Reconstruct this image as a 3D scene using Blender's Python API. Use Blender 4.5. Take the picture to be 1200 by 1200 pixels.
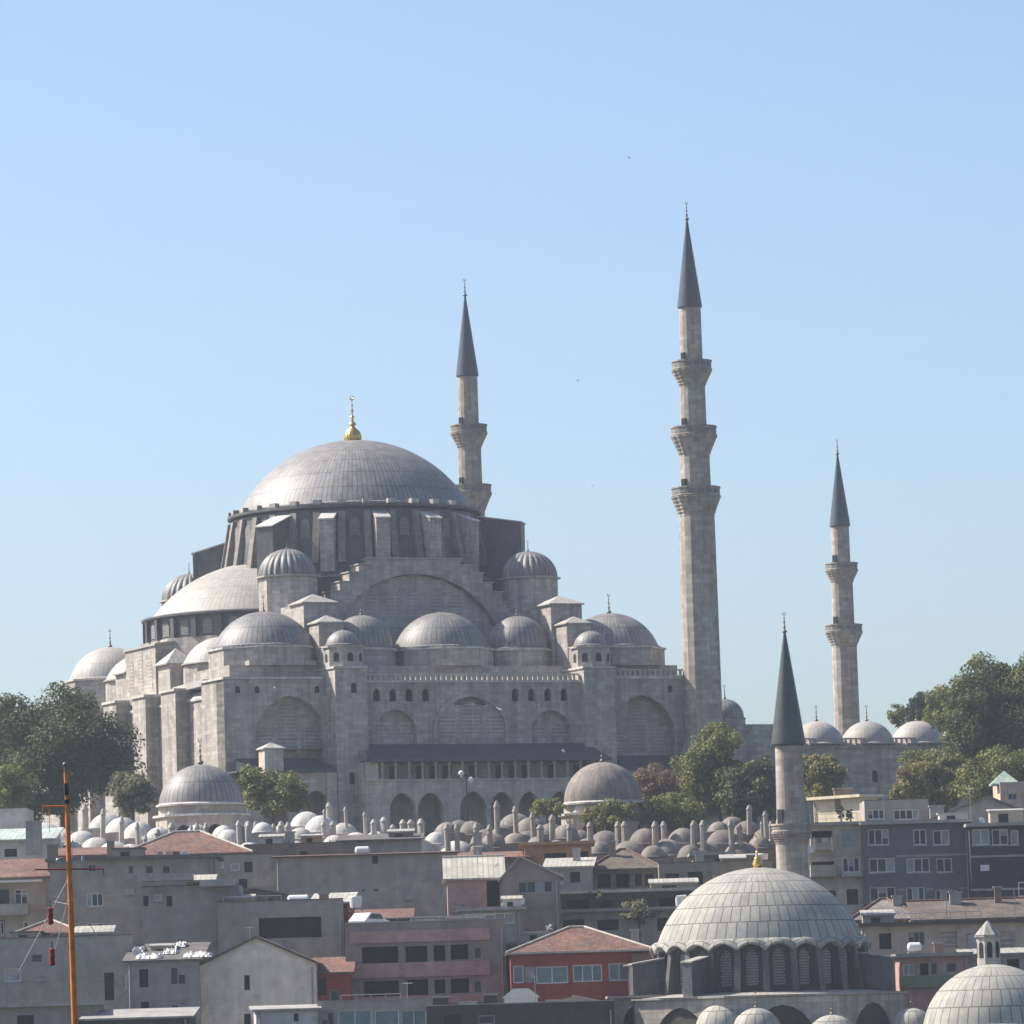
import bpy, math, random
import numpy as np
from mathutils import Matrix, Vector
PI = math.pi
S = bpy.context.scene
for o in list(bpy.data.objects): bpy.data.objects.remove(o)
COL = S.collection

# ---------------------------------------------------------------- camera, sky, sun, exposure
FPX, H0, ROLL, CZ = 6200.0, 1200.0, math.radians(1.7), 20.0
PITCH = math.atan((H0 - 600) / FPX)
cam_d = bpy.data.cameras.new('camera')
cam = bpy.data.objects.new('camera', cam_d); COL.objects.link(cam)
CR = (Matrix.Rotation(PI/2 + PITCH, 3, 'X') @ Matrix.Rotation(-ROLL, 3, 'Z'))
cam.matrix_world = Matrix.Translation((0, 0, CZ)) @ CR.to_4x4()
cam_d.sensor_width = 36; cam_d.lens = 36 * FPX / 1200
cam_d.clip_start = 1; cam_d.clip_end = 12000
S.camera = cam
SUN_AZ = Vector((-0.95, 0.30)).normalized(); SUN_EL = math.radians(45)
w = bpy.data.worlds.new('World'); S.world = w; w.use_nodes = True
nt = w.node_tree; bg = nt.nodes['Background']
sky = nt.nodes.new('ShaderNodeTexSky'); sky.sky_type = 'NISHITA'; sky.sun_disc = False
sky.sun_elevation = SUN_EL
sky.sun_rotation = math.atan2(SUN_AZ.x, SUN_AZ.y)
sky.altitude = 0; sky.air_density = .92; sky.dust_density = 2.0; sky.ozone_density = 4.0
nt.links.new(sky.outputs[0], bg.inputs[0]); bg.inputs[1].default_value = 0.10
sd = bpy.data.lights.new('sun', 'SUN'); sd.energy = 4.7; sd.angle = math.radians(0.53); sd.color = (1.0, 0.94, 0.85)
so = bpy.data.objects.new('sun', sd); COL.objects.link(so)
sv = Vector((SUN_AZ.x*math.cos(SUN_EL), SUN_AZ.y*math.cos(SUN_EL), math.sin(SUN_EL)))
so.rotation_euler = sv.to_track_quat('Z', 'Y').to_euler(); so.location = (0, 0, 300)
S.view_settings.view_transform = 'Standard'; S.view_settings.look = 'None'
S.view_settings.exposure = .91; S.view_settings.gamma = 1.0; S.view_settings.use_curve_mapping = False
try:
    S.cycles.volume_bounces = 0; S.cycles.max_bounces = 6; S.cycles.volume_step_rate = 10
except Exception: pass

def ray(px, py): return CR @ Vector((px - 600, -(py - 600), -FPX))
def at(px, py, Y):
    d = ray(px, py); return Vector((0, 0, CZ)) + d * (Y / d.y)

# ---------------------------------------------------------------- materials
def _n(nt, t, **k):
    n = nt.nodes.new(t)
    for a, b in k.items(): setattr(n, a, b)
    return n
MATS = {}
def mat(name, col, rough=.85, var=.18, scale=.35, brick=None, bcol=.7, bump=.0, metal=0., streak=0., spec=.3, tint=None, offs=.5, mortar=.03, fine=3.0, bvar=.12, patch=0):
    """base colour x low-frequency stains x fine grain x optional course / seam pattern in metres (UV)"""
    m = bpy.data.materials.new(name); m.use_nodes = True; nt = m.node_tree
    b = nt.nodes['Principled BSDF']; L = nt.links.new
    b.inputs['Roughness'].default_value = rough; b.inputs['Metallic'].default_value = metal
    b.inputs['Specular IOR Level'].default_value = spec
    tc = _n(nt, 'ShaderNodeTexCoord')
    uv = tc.outputs['UV']; ob = tc.outputs['Object']
    def noise(vec, sc, det=4, r=.6):
        n = _n(nt, 'ShaderNodeTexNoise'); n.inputs['Scale'].default_value = sc; n.inputs['Detail'].default_value = det
        n.inputs['Roughness'].default_value = r; L(vec, n.inputs['Vector']); return n.outputs['Fac']
    def rng(src, lo, hi, a=.3, c=.7):
        n = _n(nt, 'ShaderNodeMapRange'); L(src, n.inputs[0]); n.inputs[1].default_value = a; n.inputs[2].default_value = c
        n.inputs[3].default_value = lo; n.inputs[4].default_value = hi; return n.outputs[0]
    def mul(a, b_):
        n = _n(nt, 'ShaderNodeMath', operation='MULTIPLY'); L(a, n.inputs[0])
        if isinstance(b_, float): n.inputs[1].default_value = b_
        else: L(b_, n.inputs[1])
        return n.outputs[0]
    f = mul(rng(noise(ob, scale), 1 - var, 1 + var), rng(noise(ob, fine, 3), 1 - var*.6, 1 + var*.6))
    if streak:
        mp = _n(nt, 'ShaderNodeMapping'); mp.inputs['Scale'].default_value = (1.2, 1.2, .09); L(ob, mp.inputs['Vector'])
        f = mul(f, rng(noise(mp.outputs[0], 1.0, 5, .65), 1 - streak, 1 + streak*.35, .35, .62))
    if brick:
        bt = _n(nt, 'ShaderNodeTexBrick'); L(uv, bt.inputs['Vector']); bt.offset = offs
        bt.inputs['Scale'].default_value = 1; bt.inputs['Brick Width'].default_value = brick[0]; bt.inputs['Row Height'].default_value = brick[1]
        bt.inputs['Mortar Size'].default_value = mortar; bt.inputs['Mortar Smooth'].default_value = .3
        bt.inputs['Color1'].default_value = (1-bvar,)*3 + (1,); bt.inputs['Color2'].default_value = (1+bvar,)*3 + (1,)
        bt.inputs['Mortar'].default_value = (bcol,)*3 + (1,)
        sx = _n(nt, 'ShaderNodeSeparateColor'); L(bt.outputs['Color'], sx.inputs[0]); f = mul(f, sx.outputs[0])
    oi = _n(nt, 'ShaderNodeObjectInfo'); f = mul(f, rng(oi.outputs['Random'], .93, 1.07, 0., 1.))
    if patch: f = mul(f, rng(noise(ob, patch, 5, .55), 1., .84, .56, .6)); f = mul(f, rng(noise(ob, patch*.6+.05, 5, .6), 1., 1.12, .59, .64))
    hue = _n(nt, 'ShaderNodeMix', data_type='RGBA')
    t2 = tint or tuple(c*k for c, k in zip(col, (1.08, 1.0, .9)))
    hue.inputs[6].default_value = (*col, 1); hue.inputs[7].default_value = (*t2, 1)
    L(rng(noise(ob, scale*1.9 + .07, 3), 0., 1., .38, .62), hue.inputs[0])
    vm = _n(nt, 'ShaderNodeVectorMath', operation='SCALE'); L(hue.outputs[2], vm.inputs[0]); L(f, vm.inputs[3])
    L(vm.outputs[0], b.inputs['Base Color'])
    if bump:
        bp = _n(nt, 'ShaderNodeBump'); bp.inputs['Strength'].default_value = bump; bp.inputs['Distance'].default_value = .05
        L(f, bp.inputs['Height']); L(bp.outputs[0], b.inputs['Normal'])
    MATS[name] = m; return m
mat('limestone', (.40, .36, .32), brick=(1.1, .48), bcol=.86, mortar=.035, streak=.28, var=.11, scale=.12, bvar=.2, fine=2.2, tint=(.36, .32, .28), bump=.25)
mat('minaret_stone', (.335, .285, .235), brick=(1.0, .55), bcol=.86, mortar=.03, streak=.25, var=.13, scale=.2, bvar=.22, fine=2.0, tint=(.34, .3, .25))
mat('pale_stone', (.42, .385, .345), brick=(.9, .45), bcol=.85, streak=.2, var=.14)
mat('pink_stone', (.36, .27, .24), brick=(.7, .35), bcol=.7, streak=.15, tint=(.34, .31, .27))
mat('grille', (.27, .245, .225), brick=(2.1, .42), bcol=1.5, mortar=.07, var=.2, scale=.6, offs=0.)
mat('fine_grille', (.3, .29, .28), brick=(.22, .22), bcol=.35, mortar=.05, var=.1, offs=.5)
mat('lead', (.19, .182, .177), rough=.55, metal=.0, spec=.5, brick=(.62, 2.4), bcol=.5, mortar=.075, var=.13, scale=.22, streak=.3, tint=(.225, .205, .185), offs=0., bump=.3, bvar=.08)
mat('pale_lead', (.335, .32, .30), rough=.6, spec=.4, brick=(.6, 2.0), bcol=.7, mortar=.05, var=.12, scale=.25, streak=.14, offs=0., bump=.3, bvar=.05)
mat('sheet_lead', (.37, .345, .295), rough=.75, spec=.2, brick=(.85, 1.5), bcol=.42, mortar=.055, var=.1, scale=.35, streak=.1, offs=0.25, tint=(.30, .29, .26), bvar=.1)
mat('dark_lead', (.05, .058, .075), rough=.45, spec=.5, brick=(.7, 3.), bcol=.8, mortar=.05, var=.2, streak=.2)
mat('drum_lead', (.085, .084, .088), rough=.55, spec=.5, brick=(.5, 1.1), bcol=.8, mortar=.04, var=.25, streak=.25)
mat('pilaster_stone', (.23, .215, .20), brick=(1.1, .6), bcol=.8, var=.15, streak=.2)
mat('brown_lead', (.205, .175, .148), rough=.75, brick=(.5, 5.), bcol=.8, mortar=.04, var=.25, streak=.3, scale=.5, tint=(.17, .145, .13))
mat('white_lead', (.46, .45, .43), rough=.65, brick=(.6, 1.2), bcol=.72, mortar=.04, var=.12, streak=.2, scale=.5)
mat('spire_lead', (.055, .065, .085), rough=.45, spec=.5, brick=(.45, 1.6), bcol=.7, mortar=.05, var=.15)
mat('green_lead', (.042, .052, .053), rough=.5, spec=.5, brick=(.4, 1.1), bcol=.65, mortar=.04, var=.2, tint=(.05, .06, .055))
mat('copper_green', (.3, .38, .33), rough=.7, var=.2)
mat('gold', (.62, .42, .12), rough=.3, metal=.9, var=.05)
mat('bronze', (.16, .14, .11), rough=.5, metal=.4, var=.1)
mat('dark_opening', (.018, .02, .024), rough=.9, var=.2)
mat('glass', (.022, .028, .036), rough=.25, spec=.4, var=.25, scale=.8)
mat('teal_glass', (.10, .17, .185), rough=.2, spec=.6, var=.25, scale=.5)
mat('curtain', (.3, .32, .33), rough=.9, var=.2, scale=.9)
mat('white_frame', (.62, .62, .62), rough=.5, var=.06)
mat('grey_frame', (.28, .29, .3), rough=.6, var=.08)
for nme, c in dict(wall_grey=(0.338, 0.307, 0.277), wall_bluegrey=(0.280, 0.273, 0.252), wall_blue=(0.123, 0.131, 0.145), wall_slate=(0.049, 0.052, 0.063), wall_concrete=(0.350, 0.343, 0.322), wall_cream=(0.70, 0.62, 0.51),
                   wall_lit_cream=(0.600, 0.540, 0.400), wall_pink=(0.405, 0.257, 0.223), wall_mauve=(0.260, 0.215, 0.195), wall_red=(0.270, 0.060, 0.045), wall_brown=(0.224, 0.168, 0.133), wall_white=(0.483, 0.471, 0.460),
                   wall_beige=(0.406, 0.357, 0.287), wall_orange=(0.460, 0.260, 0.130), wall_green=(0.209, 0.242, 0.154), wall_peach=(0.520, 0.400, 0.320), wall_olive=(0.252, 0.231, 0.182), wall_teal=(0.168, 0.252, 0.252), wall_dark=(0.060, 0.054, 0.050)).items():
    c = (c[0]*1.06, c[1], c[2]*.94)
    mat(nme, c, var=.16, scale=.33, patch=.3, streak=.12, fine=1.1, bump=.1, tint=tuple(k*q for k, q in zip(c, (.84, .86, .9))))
mat('roof_tile', (.19, .085, .06), brick=(.3, .42), bcol=.6, mortar=.05, var=.3, scale=.5, tint=(.15, .095, .08), bvar=.3, bump=.4)
mat('brown_tile', (.13, .108, .09), brick=(.3, .42), bcol=.55, mortar=.05, var=.3, scale=.5, bvar=.2, bump=.4)
mat('grey_tile', (.17, .155, .14), brick=(.4, .5), bcol=.6, mortar=.05, var=.3, scale=.5, bvar=.2, bump=.4)
mat('metal_roof', (.38, .365, .32), rough=.5, brick=(.45, 2.2), bcol=.68, mortar=.05, var=.18, scale=.4, offs=0.)
mat('green_metal', (.40, .46, .42), rough=.5, brick=(.5, 1.4), bcol=.7, mortar=.05, var=.15, offs=0.)
mat('roof_felt', (.10, .095, .09), var=.3, scale=.6)
mat('concrete', (.30, .295, .28), var=.2, streak=.15)
mat('white_plastic', (.6, .6, .59), rough=.45, var=.08)
mat('orange_paint', (.5, .145, .02), rough=.55, var=.3, scale=1.2)
mat('black_paint', (.02, .02, .022), rough=.5, var=.1)
mat('red_paint', (.2, .02, .02), rough=.5, var=.1)
mat('rope', (.35, .34, .32), var=.1)
mat('steel', (.3, .31, .33), rough=.4, metal=.5, var=.1)
mat('bark', (.10, .075, .055), var=.3, scale=1.5, streak=.3)
mat('feather_white', (.8, .8, .8), var=.05, rough=.7)
mat('feather_grey', (.16, .16, .17), var=.1, rough=.8)
mat('soil', (.13, .11, .085), var=.3, scale=.06, tint=(.07, .085, .04), fine=.8)
mat('paving', (.2, .19, .18), var=.2, scale=.2, brick=(.8, .8), bcol=.7)
mat('water', (.02, .05, .06), rough=.12, var=.1, bump=.3, fine=.7)
def leaf_mat(name, c1, c2):
    m = bpy.data.materials.new(name); m.use_nodes = True; nt = m.node_tree; L = nt.links.new; b = nt.nodes['Principled BSDF']
    tc = _n(nt, 'ShaderNodeTexCoord'); n1 = _n(nt, 'ShaderNodeTexNoise'); n1.inputs['Scale'].default_value = .45; n1.inputs['Detail'].default_value = 5
    L(tc.outputs['Object'], n1.inputs['Vector']); r = _n(nt, 'ShaderNodeMapRange'); r.inputs[1].default_value = .36; r.inputs[2].default_value = .64; L(n1.outputs['Fac'], r.inputs[0])
    g = _n(nt, 'ShaderNodeNewGeometry'); mx = _n(nt, 'ShaderNodeMix', data_type='RGBA'); mx.inputs[6].default_value = (*c1, 1); mx.inputs[7].default_value = (*c2, 1)
    L(r.outputs[0], mx.inputs[0]); r2 = _n(nt, 'ShaderNodeMapRange'); r2.inputs[3].default_value = .65; r2.inputs[4].default_value = 1.35; L(g.outputs['Random Per Island'], r2.inputs[0])
    vm = _n(nt, 'ShaderNodeVectorMath', operation='SCALE'); L(mx.outputs[2], vm.inputs[0]); L(r2.outputs[0], vm.inputs[3]); L(vm.outputs[0], b.inputs['Base Color'])
    b.inputs['Roughness'].default_value = .6; b.inputs['Specular IOR Level'].default_value = .3
    t = _n(nt, 'ShaderNodeBsdfTranslucent'); L(vm.outputs[0], t.inputs[0]); ms = _n(nt, 'ShaderNodeMixShader'); ms.inputs[0].default_value = .38
    L(b.outputs[0], ms.inputs[1]); L(t.outputs[0], ms.inputs[2]); L(ms.outputs[0], nt.nodes['Material Output'].inputs[0]); MATS[name] = m
leaf_mat('leaf_dark', (0.056, 0.075, 0.031), (0.119, 0.131, 0.050))
leaf_mat('leaf_green', (0.10, 0.125, 0.038), (0.235, 0.225, 0.075))
leaf_mat('leaf_olive', (0.150, 0.156, 0.056), (0.288, 0.237, 0.094))
leaf_mat('leaf_rust', (0.125, 0.094, 0.056), (0.225, 0.150, 0.081))
leaf_mat('leaf_grey', (0.125, 0.131, 0.075), (0.237, 0.213, 0.125))

# ---------------------------------------------------------------- mesh builder
class MB:
    def __init__(s): s.v = []; s.f = []; s.uv = []; s.mi = []; s.sm = []; s.M = None; s.cur = 0
    def add(s, vs, fs, uvs=None, smooth=False):
        b = len(s.v)
        vs = [Vector(p) for p in vs]
        for k, f in enumerate(fs):
            if uvs is not None: s.uv.append([uvs[k][j] for j in range(len(f))])
            else:
                n = Vector((0, 0, 0)); ps = [vs[i] for i in f]
                for i in range(len(ps)):
                    a, c = ps[i], ps[(i+1) % len(ps)]; n += Vector(((a.y-c.y)*(a.z+c.z), (a.z-c.z)*(a.x+c.x), (a.x-c.x)*(a.y+c.y)))
                n = n.normalized() if n.length > 1e-9 else Vector((0, 0, 1))
                t = Vector((-n.y, n.x, 0)); t = t.normalized() if t.length > .05 else Vector((1, 0, 0))
                bt = n.cross(t); s.uv.append([(p.dot(t), p.dot(bt)) for p in ps])
            s.f.append([i + b for i in f]); s.mi.append(s.cur); s.sm.append(smooth)
        if s.M is not None: vs = [s.M @ p for p in vs]
        s.v.extend(vs); return s
    def box(s, x0, x1, y0, y1, z0, z1, tx=0, ty=0):
        vs = [(x0, y0, z0), (x1, y0, z0), (x1, y1, z0), (x0, y1, z0), (x0+tx, y0+ty, z1), (x1-tx, y0+ty, z1), (x1-tx, y1-ty, z1), (x0+tx, y1-ty, z1)]
        return s.add(vs, [(0, 3, 2, 1), (4, 5, 6, 7), (0, 1, 5, 4), (1, 2, 6, 5), (2, 3, 7, 6), (3, 0, 4, 7)])
    def pyr(s, x0, x1, y0, y1, z0, z1, over=.15):
        x0 -= over; x1 += over; y0 -= over; y1 += over; cx, cy = (x0+x1)/2, (y0+y1)/2
        s.box(x0, x1, y0, y1, z0-.14, z0)
        return s.add([(x0, y0, z0), (x1, y0, z0), (x1, y1, z0), (x0, y1, z0), (cx, cy, z1)], [(0, 1, 4), (1, 2, 4), (2, 3, 4), (3, 0, 4)])
    def prism(s, pts, z0, z1, sc=1.0):
        n = len(pts); cx = sum(p[0] for p in pts)/n; cy = sum(p[1] for p in pts)/n
        vs = [(x, y, z0) for x, y in pts] + [(cx+(x-cx)*sc, cy+(y-cy)*sc, z1) for x, y in pts]
        return s.add(vs, [tuple(range(n-1, -1, -1)), tuple(range(n, 2*n))] + [(i, (i+1) % n, n+(i+1) % n, n+i) for i in range(n)])
    def slab(s, poly, y0, y1):            # polygon in x,z (counter-clockwise seen from -y) extruded along y
        n = len(poly); vs = [(x, y0, z) for x, z in poly] + [(x, y1, z) for x, z in poly]
        return s.add(vs, [tuple(range(n)), tuple(range(2*n-1, n-1, -1))] + [((i+1) % n, i, n+i, n+(i+1) % n) for i in range(n)])
    def lathe(s, prof, n=48, c=(0, 0), a0=0., a1=2*PI, smooth=True, flute=None, phase=0., uvr=None):
        full = abs(a1-a0-2*PI) < 1e-6; cut = [0]
        for i in range(1, len(prof)-1):
            d1 = Vector((prof[i][0]-prof[i-1][0], prof[i][1]-prof[i-1][1])); d2 = Vector((prof[i+1][0]-prof[i][0], prof[i+1][1]-prof[i][1]))
            if d1.length > 1e-9 and d2.length > 1e-9 and d1.angle(d2) > .5: cut.append(i)
        cut.append(len(prof)-1); R = uvr or max(p[0] for p in prof); acc = 0
        for a, b in zip(cut[:-1], cut[1:]):
            vs = []; fs = []; uvs = []; m = b-a+1; Ls = [acc]
            for i in range(a, b): acc += math.dist(prof[i], prof[i+1]); Ls.append(acc)
            for k in range(n+1):
                th = a0 + phase + (a1-a0)*k/n
                for i in range(a, b+1):
                    r, z = prof[i]
                    if flute: r = flute(th, r, z)
                    vs.append((c[0]+r*math.cos(th), c[1]+r*math.sin(th), z))
            for k in range(n):
                for i in range(m-1):
                    k2 = (k+1) % n if (full and not flute) else k+1
                    q = (k*m+i, k2*m+i, k2*m+i+1, k*m+i+1)
                    u0 = (a1-a0)*k/n*R; u1 = (a1-a0)*(k+1)/n*R
                    fs.append(q); uvs.append([(u0, Ls[i]), (u1, Ls[i]), (u1, Ls[i+1]), (u0, Ls[i+1])])
            s.add(vs, fs, uvs, smooth)
        return s
    def disc(s, r, z, n=32, c=(0, 0)):
        return s.add([(c[0]+r*math.cos(2*PI*i/n), c[1]+r*math.sin(2*PI*i/n), z) for i in range(n)], [tuple(range(n))])
    def tube(s, a, b, r0, r1=None, n=8):
        r1 = r0 if r1 is None else r1; a = Vector(a); b = Vector(b); q = (b-a).to_track_quat('Z', 'Y')
        va = [a + q @ Vector((r0*math.cos(2*PI*i/n), r0*math.sin(2*PI*i/n), 0)) for i in range(n)]
        vb = [b + q @ Vector((r1*math.cos(2*PI*i/n), r1*math.sin(2*PI*i/n), 0)) for i in range(n)]
        s.add(va+vb, [(i, (i+1) % n, n+(i+1) % n, n+i) for i in range(n)], None, True)
        return s.add(va+vb, [tuple(range(n-1, -1, -1)), tuple(range(n, 2*n))])
    def ball(s, c, r, n=14, sq=1.):
        return s.lathe([(r*math.sin(PI*i/8), c[2] - r*sq*math.cos(PI*i/8)) for i in range(9)], n, (c[0], c[1]))
    def build(s, name, mats, parent=None, loc=None):
        me = bpy.data.meshes.new(name); me.from_pydata([tuple(p) for p in s.v], [], s.f)
        if isinstance(mats, str): mats = [mats]
        for m in mats: me.materials.append(MATS[m])
        ul = me.uv_layers.new(name='UVMap'); flat = [c for f in s.uv for uv in f for c in uv]
        ul.data.foreach_set('uv', flat)
        me.polygons.foreach_set('material_index', s.mi); me.polygons.foreach_set('use_smooth', s.sm); me.update()
        o = bpy.data.objects.new(name, me); COL.objects.link(o)
        if parent is not None: o.parent = parent
        if loc is not None: o.location = loc
        return o
def thing(name, label, cat, loc=(0, 0, 0), rz=0, group=None):
    o = bpy.data.objects.new(name, None); COL.objects.link(o); o.location = loc; o.rotation_euler = (0, 0, rz); o.empty_display_size = .5
    o['label'] = label; o['category'] = cat
    if group: o['group'] = group
    return o
def tag(o, label=None, cat=None, group=None, kind=None):
    if label: o['label'] = label
    if cat: o['category'] = cat
    if group: o['group'] = group
    if kind: o['kind'] = kind
    return o
def inst(src, name, parent, loc=(0, 0, 0), sc=1., rz=0.):
    o = bpy.data.objects.new(name, src.data if hasattr(src, 'data') else src); COL.objects.link(o); o.parent = parent
    o.location = loc; o.scale = (sc,)*3 if not isinstance(sc, tuple) else sc; o.rotation_euler = (0, 0, rz); return o

# arch helpers: a frame is (origin, along, inward); point = origin + s*along + d*inward + z*Z
def fr(o, ax, inw):
    o, ax, inw = Vector(o), Vector(ax), Vector(inw); return lambda s, z, d=0.: o + ax*s + inw*d + Vector((0, 0, z))
def fy(v): return fr((0, v, 0), (1, 0, 0), (0, 1, 0))          # faces -y
def fx(u): return fr((u, 0, 0), (0, -1, 0), (1, 0, 0))         # faces -x
def curve(sc, hw, zs, zt, round_=False, n=10):
    out = []
    for i in range(n+1):
        t = -math.cos(PI*i/n); f = math.sqrt(max(0, 1-t*t)) if round_ else (1-abs(t)**1.75)**.56 if abs(t) < 1 else 0
        out.append((sc+t*hw, zs+(zt-zs)*f))
    return out
def arch_wall(mb, F, s0, s1, z0, z1, arches, depth, rnd=False):
    """wall face with arched holes (sc, hw, zbottom, zspring, ztop) and their reveals"""
    x = s0
    def quad(a, b, c, d): mb.add([a, b, c, d], [(0, 1, 2, 3)])
    for (sc, hw, zb, zs, zt) in sorted(arches):
        a, b = sc-hw, sc+hw
        if a > x + 1e-4: quad(F(x, z0), F(a, z0), F(a, z1), F(x, z1))
        if zb > z0 + 1e-4: quad(F(a, z0), F(b, z0), F(b, zb), F(a, zb)); quad(F(a, zb), F(b, zb), F(b, zb, depth), F(a, zb, depth))
        cv = curve(sc, hw, zs, zt, rnd)
        for (p, q) in zip(cv[:-1], cv[1:]):
            quad(F(p[0], p[1]), F(q[0], q[1]), F(q[0], z1), F(p[0], z1)); quad(F(p[0], p[1], depth), F(q[0], q[1], depth), F(q[0], q[1]), F(p[0], p[1]))
        quad(F(a, zb), F(a, zb, depth), F(a, zs, depth), F(a, zs)); quad(F(b, zb, depth), F(b, zb), F(b, zs), F(b, zs, depth)); x = b
    if x < s1 - 1e-4: quad(F(x, z0), F(s1, z0), F(s1, z1), F(x, z1))
def arch_fill(mb, F, a, d, rnd=False):
    sc, hw, zb, zs, zt = a; cv = curve(sc, hw, zs, zt, rnd)
    for p, q in zip(cv[:-1], cv[1:]): mb.add([F(p[0], zb, d), F(q[0], zb, d), F(q[0], q[1], d), F(p[0], p[1], d)], [(0, 1, 2, 3)])
    return mb
def cap(r, h, z0, n=14, top=0.0):          # spherical cap profile, from base to apex
    R = (r*r + h*h)/(2*h); zc = z0+h-R; a0 = math.asin(min(1, r/R)); a0 = PI-a0 if h > R else a0
    return [(R*math.sin(a0*(1-i/n)) if i < n else top, zc+R*math.cos(a0*(1-i/n))) for i in range(n+1)]
def poly(n, R, c=(0, 0), ph=0.): return [(c[0]+R*math.cos(ph+2*PI*i/n), c[1]+R*math.sin(ph+2*PI*i/n)) for i in range(n)]

# ---------------------------------------------------------------- setting
def hz(x, y):
    pts = [(-400, -6), (330, -6), (352, 2), (400, 8), (545, 33), (572, 38), (760, 40), (1000, 15), (1500, 5)]
    for (a, za), (b, zb) in zip(pts[:-1], pts[1:]):
        if y <= b: return za + (zb-za)*max(0, (y-a))/(b-a)
    return pts[-1][1]
g = MB(); ys = list(range(-300, 340, 80)) + list(range(340, 780, 10)) + list(range(800, 1501, 50)); xs = list(range(-700, 701, 50))
g.add([(x, y, hz(x, y)) for y in ys for x in xs], [(j*len(xs)+i, j*len(xs)+i+1, (j+1)*len(xs)+i+1, (j+1)*len(xs)+i) for j in range(len(ys)-1) for i in range(len(xs)-1)])
tag(g.build('hillside_ground', 'soil'), kind='structure')
g = MB(); g.add([(-700, -300, 0), (700, -300, 0), (700, 346, 0), (-700, 346, 0)], [(0, 1, 2, 3)]); tag(g.build('water', 'water'), kind='structure')
hz_mb = MB().box(-720, 720, -320, 1520, -8, 125)
hm = bpy.data.materials.new('haze'); hm.use_nodes = True; n_ = hm.node_tree; n_.nodes.remove(n_.nodes['Principled BSDF'])
pv = n_.nodes.new('ShaderNodeVolumePrincipled'); pv.inputs['Color'].default_value = (.82, .9, 1, 1); pv.inputs['Density'].default_value = .00012; pv.inputs['Anisotropy'].default_value = .2
n_.links.new(pv.outputs[0], n_.nodes['Material Output'].inputs['Volume']); MATS['haze'] = hm
HAZE = tag(hz_mb.build('haze', 'haze'), kind='stuff')

# ---------------------------------------------------------------- finial prototype meshes
def finial_mesh(name, matn, crescent=True):
    m = MB(); prof = [(0.14, 0)]
    z = 0
    for r, h in ((.30, .5), (.12, .15), (.17, .3), (.06, .25), (.12, .22), (.045, .25), (.08, .16), (.03, .3)):
        for i in range(1, 6): prof.append((max(.03, r*math.sin(PI*i/6)) if r > .13 else r, z + h*i/6))
        z += h; prof.append((.04, z))
    m.lathe(prof, 12)
    if crescent:
        pts = [(.17*math.cos(a), z+.2+.17*math.sin(a)) for a in np.linspace(PI*.62, PI*2.38, 12)]
        for i, (p, q) in enumerate(zip(pts[:-1], pts[1:])): m.tube((p[0], 0, p[1]), (q[0], 0, q[1]), .02+.03*math.sin(PI*(i+.5)/11), n=6)
    me = bpy.data.meshes.new(name); o = m.build(name, matn); me = o.data; bpy.data.objects.remove(o); return me
FIN_B = finial_mesh('finial_bronze', 'bronze'); FIN_G = finial_mesh('finial_gold', 'gold')
# =S= sections follow

# ---------------------------------------------------------------- the great mosque (local x along the facade, y to the back)
PHI = math.radians(24); MO = Vector((-18.5, 620, 38)); MROT = Matrix.Rotation(PHI, 4, 'Z')
def mw(x, y, z=0): return MO + MROT @ Vector((x, y, z))
mq = thing('mosque', 'huge grey stone mosque with a great central lead dome and stepped smaller domes', 'mosque', MO, PHI)
ZR = 20.6
W = MB()
# lower body: core, then facade skins
W.box(-25.6, 25.6, -28.6, 30, -2, ZR-.01)
W.box(-28.8, -15.6, -31, -28.6, 12.9, 12.95)
# outer bays (big arched niches)
OB = [(-21.0, 4.2, 11.6, 14.6, 18.8), (21.9, 4.0, 11.6, 14.6, 18.8)]
for s0, s1, a in ((-28.8, -16.9, OB[0]), (16.6, 27.6, OB[1])):
    arch_wall(W, fy(-31), s0, s1, 11.0, ZR, [a], 1.5)
    W.box(s0, s1, -31, -28.7, ZR, ZR+.02); W.box(s0, s0+.01, -31, -28.6, -2, ZR); W.box(s1-.01, s1, -31, -28.6, -2, ZR)
W.box(25.6, 27.6, -28.7, 30, -2, ZR)
# corner block + buttresses on the left (sunlit) side
for y0, y1 in ((-30.99, -24.0), (-15.6, -10.9), (-5.7, -1.4), (4.2, 8.6), (14, 18.4), (24.5, 30)):
    W.box(-28.8, -25.5, y0, y1, -2, ZR+.01 if y0 < -20 else ZR-.2)
W.box(-27.2, -25.55, -24, 29, -2, ZR-1.5)
# middle facade: blind arches, loggia, gallery, arcade
MA = [(-9.3, 2.5, 13.2, 14.8, 17.1), (-.25, 4.2, 13.2, 15.0, 18.55), (9.6, 2.45, 13.2, 14.8, 17.0)]
arch_wall(W, fy(-33), -13.2, 13.4, 12.9, 17.55, [(a[0], a[1], a[2], a[3], min(a[4], 17.5)) for a in (MA[0], MA[2])], .9)
LW = [(x, .42, 18.0, 18.9, 19.45) for x in (-11.5, -9.55, -7.6, -5.6, 5.3, 7.3, 9.3, 11.3)]
arch_wall(W, fy(-33), -13.2, -4.6, 17.55, 20.1, LW[:4], .5); arch_wall(W, fy(-33), 4.1, 13.4, 17.55, 20.1, LW[4:], .5)
arch_wall(W, fy(-32.999), -4.6, 4.1, 17.55, 20.1, [(-.25, 1.9, 17.55, 17.6, 18.5)], .9)
W.box(-13.2, 13.4, -32.1, -28.6, 12.9, 17.5); W.box(-4.6, 4.1, -32.1, -28.6, 17.5, 20.05)
W.box(-13.2, -4.6, -32.5, -32.1, 19.6, 20.08); W.box(4.1, 13.4, -32.5, -32.1, 19.6, 20.08)
W.box(-13.2, 13.4, -33.0, -28.6, 10.9, 12.9)
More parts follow.
